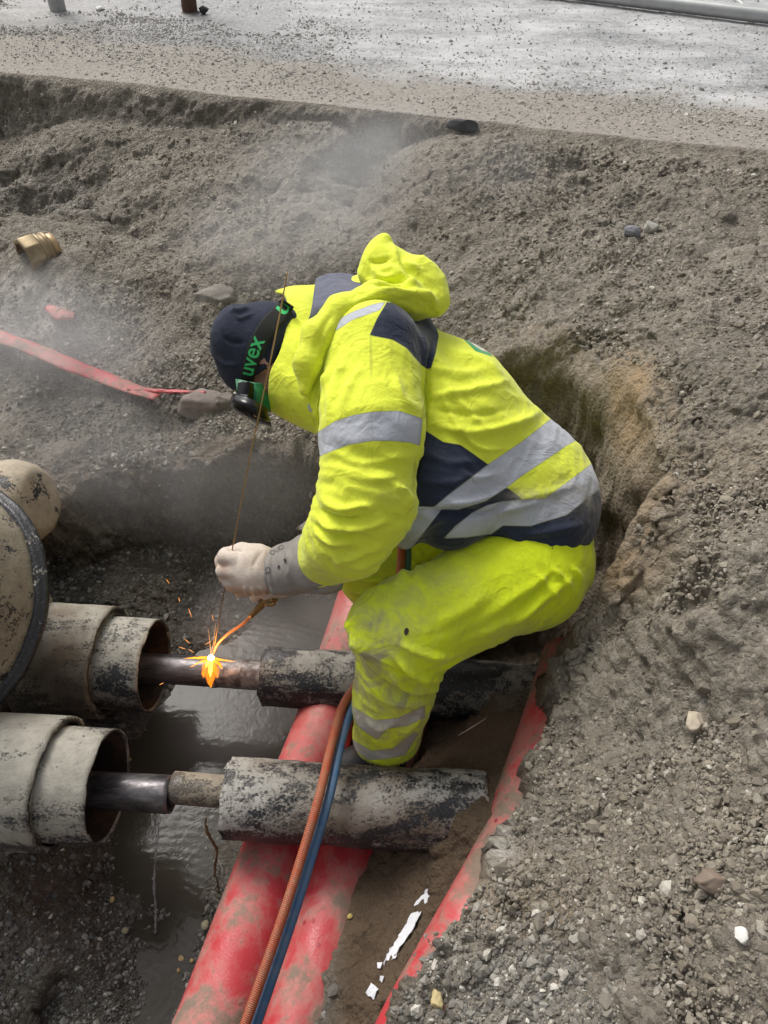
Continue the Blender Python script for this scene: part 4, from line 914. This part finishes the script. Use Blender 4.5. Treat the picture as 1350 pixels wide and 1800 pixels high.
silv = [SL([(678,530),(668,545),(620,562),(582,587),(560,610),(548,650),(538,700),(534,690),(545,630),(556,598),(575,572),(620,548),(655,535)]),
 SL([(540,772),(568,754),(588,741),(620,730),(653,724),(701,722),(743,736),(738,783),(721,778),(688,775),(653,775),(612,782),(573,797),(545,810)]),
 [(990,725),(966,738),(918,776),(857,817),(823,843),(790,868),(758,895),(806,896),(854,881),(891,857),(915,838),(960,808),(998,782),(1020,770)],
 [(1040,815),(1026,826),(959,876),(918,878),(884,881),(857,888),(830,901),(800,925),(779,947),(820,945),(864,939),(884,924),(932,925),(997,905),(1046,866),(1065,850)],
 [(660,945),(660,900),(707,880),(735,890),(779,892),(745,936),(712,978),(700,965)],
 SL([(532,668),(538,700),(550,724),(545,725),(536,706),(530,690)])]
seamsJ = [[(650,589),(652,700),(655,780),(650,880),(630,930),(598,990)],[(653,589),(656,700)],[(563,880),(600,900)],[(757,652),(750,700),(741,760),(727,860),(712,905)],[(655,865),(690,860),(716,862)],[(653,895),(680,902),(706,905)],
 [(854,818),(893,855)],[(823,840),(862,876)],[(920,876),(932,926)],[(932,926),(965,945),(980,975),(978,993)],[(862,975),(1040,995)],[(724,838),(745,835)]]
jkM = cloth_mat('jacket_cloth', YEL, [('navy', NAVY), ('silver', SILV), ('green', (.03, .36, .13)), ('white', (.62, .66, .50))], dirt=True, dirtcol=(.30, .27, .20))
jk = garment('jacket', jacket_fn, (-.24, .80, .55), (.62, 1.72, 1.34), HV, jkM, jf, jn, {'navy': navy, 'silver': silv, 'green': [[(799,574),(816,597),(822,603),(836,617),(849,621),(866,627),(860,619),(848,617),(835,609),(822,598),(814,582)]], 'white': [[(815,583),(822,598),(835,609),(848,617),(862,621),(880,625),(850,580)]]}, seamsJ,
 [(930, 868, 50, 14, .75), (1000, 870, 60, 30, .55), (885, 905, 30, 12, .5), (680, 870, 30, 20, .25), (1040, 900, 20, 40, .5), (560, 1000, 60, 40, .3), (740, 950, 30, 30, .4)], limit=lambda V: (torso_fn(V.astype(np.float32)) - sleeve_fn(V.astype(np.float32)) - .002) * 600)

# ---------------- hood (lying on the shoulders) and collar
def hood_fn(P):
    d = ell(P, U(715, 512, 1.60), np.eye(3), (.082, .08, .052))
    d = smin(d, chain(P, [U(690, 500, 1.60), U(672, 462, 1.60), U(672, 432, 1.60)], [.055, .036, .016], .02), .03)
    d = smin(d, chain(P, [U(650, 480, 1.60), U(662, 440, 1.60), U(676, 420, 1.60)], [.024, .014, .010], .02), .02)
    d = smin(d, chain(P, [U(765, 538, 1.56), U(720, 525, 1.52), U(660, 524, 1.50), U(600, 548, 1.48), U(560, 590, 1.46), U(540, 640, 1.45), U(536, 685, 1.45)], [.018, .028, .030, .030, .029, .024, .012], .02), .022)
    d = smin(d, chain(P, [U(700, 470, 1.60), U(740, 490, 1.60), U(770, 530, 1.58)], [.03, .035, .018], .02), .03)
    return d
hf = [([(648,500),(690,498),(760,512)],6,-.010),([(640,515),(700,510),(765,530)],6,.006),([(655,470),(675,490),(700,485)],6,.006),([(700,450),(712,475),(722,490)],5,-.005),([(690,430),(700,460),(740,478)],6,.005),
 ([(660,475),(700,480),(740,520)],7,.006),([(715,495),(745,515),(770,545)],7,.007),([(590,545),(570,575),(552,620)],6,-.003),([(610,540),(660,520),(720,520)],6,.005),([(645,455),(660,462),(690,455)],5,-.005)]
hdM = cloth_mat('hood_cloth', YEL, [], seams=True)
hd = garment('hood', hood_fn, (-.19, 1.15, 1.0), (.20, 1.72, 1.50), .004, hdM, hf, [(U(715, 500, 1.58), .10, np.array([.5, 0, 1.]), .010, 24, 9, 3), (U(580, 570, 1.46), .09, np.array([1., .2, .6]), .004, 26, 9, 5)], {}, [[(680, 450), (700, 475), (740, 500)]], parent=jk)
def panel(name, rows, mat, th, parent, nu=36, nv=36, wr=0, s=0):
    V_, F_ = patch([[U(*p) for p in r] for r in rows], nu, nv)
    if wr: V_ = V_ + (wr * fbm(V_ * 22, 3, s))[:, None] * -view
    px, py, t = proj(V_); sm = np.full(len(V_), 50.)
    for q in ([(476, 656), (500, 668), (530, 682)],): sm = np.minimum(sm, linedist(px, py, q)[0])
    o = mesh_obj(name, V_, F_, mat, parent=parent, attrs={'seam': sm, 'dirt': np.zeros(len(V_))}); return solid(o, th)
# collar: stands round the neck, rim at the left
collar = panel('collar', [
 [(484,513,1.66),(515,505,1.68),(556,503,1.70)],
 [(500,518,1.60),(525,525,1.60),(552,540,1.60)],
 [(507,545,1.55),(525,560,1.55),(548,580,1.54)],
 [(504,580,1.52),(520,600,1.50),(545,620,1.49)],
 [(493,620,1.50),(510,645,1.485),(540,665,1.47)],
 [(477,655,1.50),(505,678,1.48),(545,705,1.46)],
 [(474,690,1.52),(505,712,1.50),(550,735,1.48)],
 [(475,716,1.54),(510,735,1.54),(560,758,1.52)],
 [(478,722,1.60),(515,742,1.60),(565,765,1.58)]], hdM, .007, jk, wr=.004, s=3)
fleeceM = simple('grey_fleece', (.135, .14, .19), .95, 0, 120, .002, .35)
liner = panel('grey_lining', [
 [(556,492,1.68),(580,484,1.70),(612,484,1.70),(640,492,1.70)],
 [(552,520,1.60),(580,510,1.60),(612,506,1.60),(640,505,1.58)],
 [(548,548,1.55),(570,535,1.55),(600,525,1.55),(640,520,1.54)],
 [(532,580,1.55),(560,570,1.55),(590,555,1.55),(630,545,1.54)]], fleeceM, .008, jk, wr=.002, s=5)
# ---------------- beanie
bnM = simple('navy_knit', (.026, .032, .055), .95, 0, 70, .004, .35)
def beanie_fn(P):
    d = ell(P, hp(-.002, .006, 0), HR, (.106, .099, .090))
    d = smin(d, ell(P, hp(-.03, .072, .02), HR, (.055, .040, .05)), .03)
    d = smin(d, cap(P, hp(-.05, -.02, 0), hp(-.04, -.05, .0), .06, .055), .03)
    n = (-.55 * Fd + .83 * Kd); n = n / np.linalg.norm(n); o = hp(.03, .004, 0).astype(np.float32)
    return np.maximum(d, -((P - o) @ n.astype(np.float32)))
V_, F_ = nets(beanie_fn, (-.50, 1.18, .86), (-.06, 1.62, 1.30), .004)
V_ = sculpt(V_, F_, [([(392, 590), (405, 600), (430, 602)], 4, -.005), ([(382, 628), (400, 640), (420, 640)], 4, .004), ([(402, 548), (425, 545), (440, 540)], 4, .005), ([(490, 600), (475, 640), (450, 665)], 4, .004), ([(480, 590), (465, 630), (445, 650)], 3, -.004), ([(410, 540), (420, 560), (450, 550)], 3, .003)],
 [(HC + Kd * .09, .08, Kd + Fd, .005, 30, 10, 4), (U(488, 600, 1.55), .06, np.array([.4, 0, .9]), .004, 50, 14, 8)])
beanie = mesh_obj('beanie', V_, F_, bnM, parent=person)
# ---------------- goggles: strap > lettering, green frame, black buckle, lens
bvh = BVHTree.FromPolygons([tuple(v) for v in V_], [tuple(map(int, f)) for f in F_])
Vh, Fh = body_bvh = nets(body_fn, (-.5, 1.1, .85), (-.1, 1.62, 1.32), .008)
bvhh = BVHTree.FromPolygons([tuple(v) for v in Vh], [tuple(map(int, f)) for f in Fh])
camv = Vector((0, 0, CAMZ))
def hit(px, py, tree=None, off=.003, fb=1.52):
    d = Vector(tuple(U(px, py, 1.0))) - camv; d.normalize()
    best = None
    for tr_ in (tree or (bvh, bvhh)):
        r_ = tr_.ray_cast(camv, d)
        if r_[0] is not None and (best is None or r_[3] < best[3]): best = r_
    if best is None: return U(px, py, fb)
    n = best[1]; n = n if n.dot(d) < 0 else -n
    return np.array(best[0] + n * off)
def smoothgrid(G, it=6):
    for _ in range(it):
        Q = G.copy(); Q[1:-1] = (G[:-2] + G[2:] + 2 * G[1:-1]) / 4; G = Q; Q = G.copy(); Q[:, 1:-1] = (G[:, :-2] + G[:, 2:] + 2 * G[:, 1:-1]) / 4; G = Q
    return G
sc_ = cr([(506, 533, 0), (492, 552, 0), (470, 576, 0), (452, 606, 0), (441, 640, 0), (434, 668, 0), (430, 690, 0)], 60)[:, :2]
sw_ = np.interp(np.linspace(0, 1, 60), [0, .3, 1], [13, 15, 10.5])
tt_ = np.gradient(sc_, axis=0); tt_ /= np.linalg.norm(tt_, axis=1)[:, None]; nn_ = np.stack([-tt_[:, 1], tt_[:, 0]], 1)
G = np.array([[hit(*(sc_[i] + nn_[i] * sw_[i] * u), off=.004) for u in np.linspace(-1, 1, 9)] for i in range(60)]); G = smoothgrid(G, 8)
gog = empty('goggles', hp(.08, .0, 0)); adopt(person, gog)
V_ = G.reshape(-1, 3); F_ = [(i * 9 + j, (i + 1) * 9 + j, (i + 1) * 9 + j + 1, i * 9 + j + 1) for i in range(59) for j in range(8)]
elM = simple('elastic', (.018, .018, .018), .9, 0, 200, .001, .2)
strap = solid(mesh_obj('strap', V_, F_, elM), .003)
grnM = simple('green_print', (.05, .55, .17), .6, 0, 60, .0003, .1); gfM = simple('green_rubber', (.012, .19, .075), .45, 0, 60, .0006, .25)
blk = simple('gloss_black', (.006, .006, .007), .16, 0, 60, .0001, .1, Specular_IOR_Level=.3)
def text_mesh(txt, bold=.02, shear=0., size=1, ext=0.0):
    cu = bpy.data.curves.new('t', 'FONT'); cu.body = txt; cu.size = size; cu.offset = bold; cu.shear = shear; cu.resolution_u = 4
    ob = bpy.data.objects.new('t', cu); col.objects.link(ob); bpy.context.view_layer.update()
    me = bpy.data.meshes.new_from_object(ob.evaluated_get(bpy.context.evaluated_depsgraph_get())); bpy.data.objects.remove(ob)
    import bmesh
    bm = bmesh.new(); bm.from_mesh(me); bmesh.ops.triangulate(bm, faces=bm.faces)
    for _ in range(2): bmesh.ops.subdivide_edges(bm, edges=[e for e in bm.edges if e.calc_length() > .12 * size], cuts=1)
    bmesh.ops.triangulate(bm, faces=bm.faces)
    v = np.array([x.co[:] for x in bm.verts]); f = [tuple(x.index for x in q.verts) for q in bm.faces]; bm.free(); return v, f
# text coordinates -> strap grid; letters run from the buckle upwards
def strap_text(txt, i0, i1, off=.0022, name='lettering', clip=None):
    v, f = text_mesh(txt, .012, .0); lo, hi = v[:, :2].min(0), v[:, :2].max(0)
    a = (v[:, 0] - lo[0]) / (hi[0] - lo[0]); b = (v[:, 1] - lo[1]) / (hi[1] - lo[1])
    I = i1 + (i0 - i1) * a; J = 1.1 + 5.8 * b; J = 8 - J if False else J
    i_ = np.clip(I.astype(int), 0, 58); j_ = np.clip(J.astype(int), 0, 7); fi = (I - i_)[:, None]; fj = (J - j_)[:, None]
    P = G[i_, j_] * (1 - fi) * (1 - fj) + G[i_ + 1, j_] * fi * (1 - fj) + G[i_, j_ + 1] * (1 - fi) * fj + G[i_ + 1, j_ + 1] * fi * fj
    nrm = np.cross(G[i_ + 1, j_] - G[i_, j_], G[i_, j_ + 1] - G[i_, j_]); nrm /= np.linalg.norm(nrm, axis=1)[:, None]
    nrm *= np.sign(-(nrm @ view))[:, None]
    return mesh_obj(name, P + nrm * off, f, grnM, smooth=False)
yi = lambda y: float(np.argmin(np.abs(sc_[:, 1] - y)))
t1 = strap_text('uvex', yi(594), yi(656)); t2 = strap_text('u', yi(537), yi(553))
# frame and lens
def hpanel(name, rows, mat, th, nu=24, nv=24):
    V_, F_ = patch([[U(*p) for p in r] for r in rows], nu, nv); return solid(mesh_obj(name, V_, F_, mat), th)
TG = 1.495
buckle = hpanel('buckle', [[(421,674,TG),(435,672,TG-.008),(444,676,TG)],[(419,690,TG-.002),(432,690,TG-.012),(443,692,TG-.002)],[(416,702,TG),(430,705,TG-.012),(441,702,TG)]], blk, .010)
clip_ = hpanel('buckle_slot', [[(423,693,TG-.016),(435,694,TG-.017)],[(423,698,TG-.016),(434,699,TG-.017)]], simple('grey_slot', (.25,.26,.3), .3), .002)
frame_ = hpanel('goggle_frame', [[(414,668,TG+.02),(417,690,TG+.01),(414,702,TG+.02)],[(424,669,TG+.02),(428,685,TG+.01),(428,705,TG+.012)],[(443,673,TG+.01),(448,690,TG+.004),(450,712,TG+.01)],[(456,674,TG+.012),(464,700,TG+.02),(470,720,TG+.03)],[(462,682,TG+.03),(471,705,TG+.03),(474,724,TG+.035)]], gfM, .008)
rows = []
for u in np.linspace(0, 1, 7):     # curved welding lens, rounded front
    a = math.pi * (u - .5) * .9; w = math.sin(a)
    top = (441 + 30 * w, 702 + 14 * w + 4 * abs(w), 1.462 + .05 * (1 - math.cos(a)))
    mid = (438 + 31 * w, 716 + 13 * w, 1.452 + .05 * (1 - math.cos(a)))
    low_ = (441 + 34 * w, 731 + 14 * w - 3 * abs(w), 1.475 + .055 * (1 - math.cos(a)))
    bot = (446 + 31 * w, 738 + 12 * w - 2 * abs(w), 1.54 + .03 * (1 - math.cos(a)))
    rows.append([top, mid, low_, bot])
lens = hpanel('welding_lens', rows, blk, .006, 30, 24)
gl = bpy.data.meshes.new('x')
adopt(gog, strap, buckle, clip_, frame_, lens); adopt(strap, t1, t2)
# ---------------- gloves
gloveM = NT('glove_leather'); gloveM = gloveM.bsdf(gloveM.mix(gloveM.rng(gloveM.noise(16, 6, .65), .38, .7), gloveM.mix(gloveM.attr('dirt'), (.66, .58, .50), (.42, .25, .16)), (.50, .40, .33)), .65, gloveM.bump(gloveM.m2('ADD', gloveM.noise(60, 5, .6), gloveM.noise(300, 2)), .0018, .6), Subsurface_Weight=.03)
cuffM = simple('grey_suede', (.30, .275, .25), .95, 0, 140, .0015, .25)
g_ = lambda x, y, t=1.575: U(x, y, t)
def glove_fn(P):
    d = chain(P, [g_(476, 1003, 1.575), g_(452, 1004, 1.57), g_(425, 1000, 1.575)], [.044, .044, .036], .02)
    d = smin(d, cap(P, g_(462, 982, 1.56), g_(440, 985, 1.56), .025, .030), .015)
    # four curled fingers: back segment then the curl under
    F4 = [((416, 982), (397, 979), (393, 992), 1.555, .0175), ((412, 1003), (393, 1003), (397, 1014), 1.56, .0155), ((420, 1022), (402, 1022), (407, 1030), 1.575, .0135), ((432, 1035), (416, 1034), (420, 1040), 1.59, .012)]
    for a, b, c, t, r in F4:
        f = chain(P, [g_(*a, t), g_(*b, t + .01), g_(c[0], c[1], t + .045), g_(c[0] + 18, c[1] + 2, t + .055)], [r * 1.1, r, r * .92, r * .8], .006)
        d = smin(d, f, .006)
    th = chain(P, [g_(455, 972, 1.57), g_(425, 968, 1.575), g_(398, 976, 1.585), g_(388, 984, 1.60)], [.020, .017, .0165, .013], .006)
    d = smin(d, th, .006)
    return d
V_, F_ = nets(glove_fn, (-.42, .88, .62), (-.18, 1.12, .90), .0028)
V_ = sculpt(V_, F_, [([(470,1046),(462,1036),(450,1030)],4,.004),([(452,1048),(446,1038),(440,1032)],4,.004),([(436,1046),(432,1036),(430,1028)],4,.003),([(462,968),(450,985),(445,1000)],5,-.002),([(398,968),(410,966),(430,970)],2.2,-.003),([(470,975),(472,1000),(470,1030)],4,-.003)],
 [(g_(462, 1035), .04, np.array([1., 0, 0]), .003, 70, 20, 3), (g_(450, 1000), .05, np.array([1., 0, .3]), .0015, 50, 20, 5)])
px_, py_, _ = proj(V_); dg = np.exp(-((py_ - 1042) / 9) ** 2) + .8 * np.exp(-(((px_ - 392) / 12) ** 2 + ((py_ - 995) / 12) ** 2)) + .5 * np.exp(-((py_ - 1014) / 4) ** 2) * sstep(420, 400, px_)
glove = mesh_obj('glove', V_, F_, gloveM, parent=person, attrs={'dirt': np.clip(dg, 0, 1)})
A_, B_ = g_(470, 1004, 1.575), S4
def cuff_fn(P):
    ax = (B_ - A_) / np.linalg.norm(B_ - A_)
    d = chain(P, [g_(476, 1004, 1.575), g_(510, 1000, 1.56), g_(555, 988, 1.52), g_(575, 990, 1.515)], [.046, .051, .060, .062], .02)
    d = smin(d, cap(P, g_(560, 1010, 1.545), g_(592, 1022, 1.55), .034, .016), .02)
    q = (P - g_(468, 1004, 1.575).astype(np.float32)) @ (-ax).astype(np.float32); d = np.maximum(d, q)
    return np.maximum(d, -cap(P, g_(575, 985, 1.53), g_(640, 990, 1.53), .05, .07))
V_, F_ = nets(cuff_fn, (-.30, .82, .62), (.02, 1.18, 1.0), .0035)
V_ = sculpt(V_, F_, [([(478,1040),(505,1048),(540,1042),(580,1030)],4,-.006),([(475,1030),(490,1045),(500,1048)],4,.006),([(480,965),(474,1000),(480,1040)],3,.003),([(500,965),(510,990),(505,1020)],6,.002)], [(g_(520, 1005, 1.55), .07, np.array([1., 0, .2]), .003, 40, 14, 3)])
cuff = mesh_obj('glove_cuff', V_, F_, cuffM, parent=glove)
cbv = BVHTree.FromPolygons([tuple(v) for v in V_], [tuple(map(int, f)) for f in F_])
inkM = simple('black_ink', (.03, .03, .03), .8)
def print_on(txt, cx, cy, dirx, diry, hgt, tree, name, par, mat=inkM, sx=1.0, bold=0., off=.0012):
    v, f = text_mesh(txt, bold); lo, hi = v[:, :2].min(0), v[:, :2].max(0); L = math.hypot(dirx, diry); ux, uy = dirx / L, diry / L
    q = (v[:, :2] - (lo + hi) / 2) / (hi[1] - lo[1]) * hgt; q[:, 0] *= sx
    X = cx + q[:, 0] * ux + q[:, 1] * uy; Y = cy + q[:, 0] * uy - q[:, 1] * ux
    P = [hit(x, y, (tree,), off) for x, y in zip(X, Y)]; return mesh_obj(name, P, f, mat, smooth=False, parent=par)
print_on('CE', 471.5, 1003.5, .12, 1, 8, cbv, 'printed_mark', cuff)
print_on('OUO', 487, 967, 22, -13, 7.5, cbv, 'printed_mark', cuff, sx=1.05, bold=-.012)
for pl_ in ([(499, 983), (502.5, 981.5), (504.5, 988), (500.8, 989.2)], [(488.5, 996), (490, 993.7), (493, 993.8), (492, 998), (490.5, 1000), (488.6, 999)]):
    mesh_obj('printed_mark', [hit(x, y, (cbv,), .0012) for x, y in pl_], [tuple(range(len(pl_)))], inkM, smooth=False, parent=cuff)
flap = panel('cuff_flap', [[(522,930,1.72),(532,922,1.72),(552,905,1.74)],[(530,926,1.70),(540,918,1.70),(556,912,1.70)],[(526,932,1.69),(540,930,1.68),(556,930,1.68)]], cuffM, .004, person, 16, 16)
# far hand holds the torch under the near glove
def rglove_fn(P):
    d = chain(P, [U(560, 985, 1.74), U(510, 1012, 1.70), U(475, 1030, 1.68)], [.042, .042, .034], .02)
    for k in range(4):
        a = U(478 - 3 * k, 1022 + 5 * k, 1.66 + .015 * k); d = smin(d, chain(P, [a, a + [-.025, -.01, -.01], a + [-.02, .01, -.035], a + [.01, .015, -.04]], [.015, .014, .013, .011], .005), .005)
    return smin(d, chain(P, [U(490, 1010, 1.65), U(470, 1015, 1.64), U(460, 1030, 1.645)], [.015, .014, .012], .005), .006)
V_, F_ = nets(rglove_fn, (-.36, .95, .50), (-.10, 1.28, .92), .004); rg = mesh_obj('glove', V_, F_, gloveM, parent=person, attrs={'dirt': np.full(len(V_), .3)})
# jacket badge on the back
# holes in the trouser knee
tb = BVHTree.FromPolygons([v.co[:] for v in tr.data.vertices], [p.vertices[:] for p in tr.data.polygons])
hl = mesh_obj('burn_hole', [hit(x, y, (tb,), .0012) for x, y in hole[0]], [tuple(range(6))], simple('burnt', (.06, .05, .03), .9), parent=tr, smooth=False)
# zip pull and collar label on the chest
zp = hpanel('zip_pull', [[(564,790,1.46),(570,800,1.46)],[(560,802,1.46),(570,806,1.46)]], blk, .004); adopt(jk, zp)
gt = hpanel('green_tag', [[(556,754,1.50),(563,757,1.50)],[(557,758,1.50),(563,761,1.50)]], gfM, .003); adopt(jk, gt)
# ================================================================== torch, rod, flame
W0 = U(372, 1157, 1.925)
root = empty('welding_torch', U(470, 1050, 1.66))
cop = simple('copper', (.48, .27, .13), .35, .8, 60, .0003, .3); brs = simple('torch_brass', (.42, .27, .11), .4, .7, 80, .0006, .4)
V_, F_ = tube([U(505, 1010, 1.66), U(478, 1048, 1.67)], .011, 12, 16); h0 = mesh_obj('handle', V_, F_, brs)
o_ = U(480, 1048, 1.67); ax_ = U(458, 1060, 1.70) - o_; ax_ /= np.linalg.norm(ax_)
V_, F_ = lathe(o_, ax_, [(-.006, 0), (-.006, .014), (0, .016), (.010, .016), (.012, .0135), (.016, .0135), (.02, .010), (.02, 0)], 6); h1 = mesh_obj('nut', V_, F_, brs, smooth=False)
V_, F_ = tube([U(483, 1058, 1.67), U(476, 1062, 1.67), U(468, 1060, 1.675)], .006, 8, 12); h4 = mesh_obj('valve_knob', V_, F_, brs)
V_, F_ = tube([U(470, 1053, 1.68), U(441, 1083, 1.74)], [.0095, .007], 10, 16); h2 = mesh_obj('tip_tube', V_, F_, brs)
hm = NT('hot_nozzle'); nn = hm.attr('len'); b_ = hm.n('ShaderNodeBsdfPrincipled'); hm.put(b_.inputs['Base Color'], (.45, .20, .10)); hm.put(b_.inputs['Metallic'], .6); hm.put(b_.inputs['Roughness'], .4)
hm.put(b_.inputs['Emission Color'], (1, .22, .03)); hm.put(b_.inputs['Emission Strength'], hm.rng(nn, .1, 1, .12, 1.6)); hm.t.links.new(b_.outputs[0], hm.out.inputs[0])
V_, F_ = tube([U(441, 1083, 1.74), U(425, 1098, 1.77), U(400, 1115, 1.82), U(383, 1132, 1.87), U(375, 1149, 1.91)], [.0042, .0034, .0032, .0032, .0022], 40, 12); h3 = mesh_obj('nozzle', V_, F_, hm.m, attrs={'len': np.repeat(np.linspace(0, 1, 40), 12)})
# flame, child of the torch
def jet(pts, rad, n=16): return tube([U(*p) for p in pts], rad, n, 10)
def join(parts):
    V_, F_ = [], []
    for v, f in parts: b = len(V_); V_ += list(v); F_ += [tuple(i + b for i in q) for q in f]
    return V_, F_
fl = [jet([(372, 1157, 1.90), (350, 1156, 1.90), (323, 1158, 1.90)], [.004, .003, .0004]), jet([(372, 1157, 1.90), (392, 1160, 1.90), (413, 1163, 1.90)], [.004, .0025, .0004]),
 jet([(370, 1160, 1.89), (352, 1164, 1.89), (334, 1172, 1.89)], [.004, .003, .0004]), jet([(372, 1160, 1.89), (384, 1166, 1.89), (391, 1176, 1.89)], [.004, .003, .0005])]
fl2 = [jet([(371, 1160, 1.90), (370, 1180, 1.885), (371, 1208, 1.885)], [.006, .015, .0165, .011, .001], 22), jet([(370, 1160, 1.90), (360, 1172, 1.885), (358, 1192, 1.88)], [.004, .008, .006, .0006]),
 jet([(373, 1160, 1.90), (384, 1166, 1.885), (389, 1176, 1.88)], [.004, .006, .005, .0006]), jet([(372, 1165, 1.90), (380, 1180, 1.88), (381, 1194, 1.88)], [.004, .008, .006, .0006])]
fl3 = [jet([(371, 1157, 1.888), (370, 1172, 1.866), (370, 1190, 1.866)], [.005, .0065, .005, .0006], 16), jet([(371, 1157, 1.888), (364, 1166, 1.87), (362, 1174, 1.87)], [.003, .0035, .0004])]
def rough(ps, a):
    V2, F2 = join(ps); V2 = np.array(V2); return V2 + a * np.stack([fbm(V2 * 90, 3, 3), fbm(V2 * 90, 3, 4), fbm(V2 * 90, 3, 5)], 1), F2
flame = mesh_obj('flame', *rough(fl, .0012), emit('flame_orange', (1, .30, .02), 2.4, .95)); flame2 = mesh_obj('flame', *rough(fl2, .003), emit('flame_soft', (1, .20, .008), 2.2, .6)); flame3 = mesh_obj('flame', *rough(fl3, .0015), emit('flame_yellow', (1, .55, .06), 4, .9)); adopt(root, flame3)
V_, F_ = lathe(U(371, 1157, 1.893) - [0, 0, .006], [0, 0, 1], [(0, .0005), (.002, .006), (.007, .0088), (.012, .006), (.016, .0005)], 16); core = mesh_obj('flame_core', V_, F_, emit('flame_white', (1, .86, .55), 14))
adopt(root, h0, h1, h2, h3, h4, flame, flame2, core); tag(root, 'brass gas torch with glowing bent nozzle and orange flame under the glove', 'torch')
ld = bpy.data.lights.new('flame_light', 'POINT'); ld.energy = .25; ld.color = (1, .42, .12); ld.shadow_soft_size = .02; lo_ = bpy.data.objects.new('flame_light', ld); col.objects.link(lo_); lo_.location = U(368, 1146, 1.86); adopt(root, lo_)
rodM = simple('rod_copper', (.42, .26, .12), .35, .7, 50, .0002, .4)
V_, F_ = tube([U(505, 478, 1.42), U(494, 540, 1.425), U(470, 660, 1.44), U(438, 810, 1.49), U(409, 962, 1.555)], .0016, 60, 8); ra = mesh_obj('rod_upper', V_, F_, rodM)
V_, F_ = tube([U(409, 962, 1.555), U(394, 1040, 1.66), U(378, 1130, 1.86), U(373, 1154, 1.90)], [.0014, .0012, .001, .001], 30, 8); rb = mesh_obj('rod_lower', V_, F_, rodM)
root = empty('filler_rod', U(409, 962, 1.555)); adopt(root, ra, rb); tag(root, 'long thin copper filler rod held in the glove, from above the beanie to the flame', 'rod')
sp = []
for x, y, dx, dy in ((315, 1054, 1, 4), (334, 1077, 3, 8), (374, 1086, 1, 6), (329, 1127, 5, 4), (320, 1139, 6, 2), (336, 1144, 5, 3), (106, 1139, -1, 4), (366, 1130, -5, 3), (284, 1202, 4, -2), (295, 1022, 3, 4), (412, 1040, 0, 0)):
    if dx or dy: sp.append(jet([(x - dx, y - dy, 1.88), (x, y, 1.88), (x + dx, y + dy, 1.88)], [.0002, .0007, .0002], 6))
sp.append(jet([(371, 1152, 1.89), (376, 1125, 1.88), (379, 1095, 1.87)], [.0007, .0005, .0001], 8)); sp.append(jet([(371, 1152, 1.89), (369, 1130, 1.88), (366, 1104, 1.87)], [.0007, .0005, .0001], 8))
tag(mesh_obj('sparks', *join(sp), emit('spark', (1, .40, .10), 1.4)), 'orange sparks flying up from the weld', 'sparks', kind='stuff')
# ================================================================== STEAM
def steam(loc, rad, rot, dens_, sc, s, thr=(.42, .72)):
    import bmesh
    m = bpy.data.materials.new('steam_%d' % s); m.use_nodes = True; t = m.node_tree; t.nodes.clear(); q = NT.__new__(NT); q.m = m; q.t = t; q.out = q.n('ShaderNodeOutputMaterial')
    pv = q.n('ShaderNodeVolumePrincipled'); pv.inputs['Color'].default_value = (.93, .93, .94, 1); pv.inputs['Anisotropy'].default_value = .2
    co = q.n('ShaderNodeTexCoord').outputs['Object']
    ln = q.n('ShaderNodeVectorMath', operation='LENGTH'); q.put(ln.inputs[0], co)
    fall = q.rng(ln.outputs['Value'], 1.0, .1, 0, 1, True)
    mp = q.n('ShaderNodeMapping'); q.t.links.new(co, mp.inputs[0]); mp.inputs['Location'].default_value = (s * 3.1, s, 0); mp.inputs['Scale'].default_value = (1, 1, .7)
    nz = q.n('ShaderNodeTexNoise'); q.put(nz.inputs['Vector'], mp.outputs[0]); nz.inputs['Scale'].default_value = sc; nz.inputs['Detail'].default_value = 3.5; nz.inputs['Distortion'].default_value = .7
    dn = q.m2('MULTIPLY', q.m2('MULTIPLY', fall, q.rng(nz.outputs[0], thr[0], thr[1], 0, 1)), dens_)
    q.put(pv.inputs['Density'], dn); t.links.new(pv.outputs[0], q.out.inputs['Volume'])
    bm = bmesh.new(); bmesh.ops.create_icosphere(bm, subdivisions=3, radius=1); me = bpy.data.meshes.new('steam'); bm.to_mesh(me); bm.free()
    o = bpy.data.objects.new('steam', me); col.objects.link(o); me.materials.append(m); o.location = Vector(tuple(loc)); o.scale = rad; o.rotation_euler = rot
    tag(o, kind='stuff')
steam(U(520, 385, 2.45), (.62, .28, .36), (0, R(-30), 0), 3.2, 1.0, 1, (.28, .80))
steam(U(660, 270, 2.75), (.36, .24, .22), (0, R(-20), 0), 2.6, 1.3, 6, (.32, .75))
steam(U(90, 620, 2.35), (.50, .28, .36), (0, 0, 0), 3.2, 1.1, 2, (.30, .78))
steam(U(160, 800, 2.2), (.46, .26, .34), (0, R(20), 0), 1.5, 1.2, 3, (.30, .75))
steam(U(520, 1080, 2.0), (.36, .22, .18), (0, 0, 0), 2.6, 1.0, 4, (.25, .65))
steam(U(420, 1260, 2.0), (.32, .22, .16), (0, 0, 0), 1.6, 1.0, 5, (.25, .65))
steam(U(400, 860, 2.1), (.42, .24, .30), (0, 0, 0), 1.1, 1.1, 7, (.28, .72))
steam(U(880, 330, 2.5), (.42, .24, .26), (0, R(20), 0), 1.3, 1.1, 8, (.28, .72))
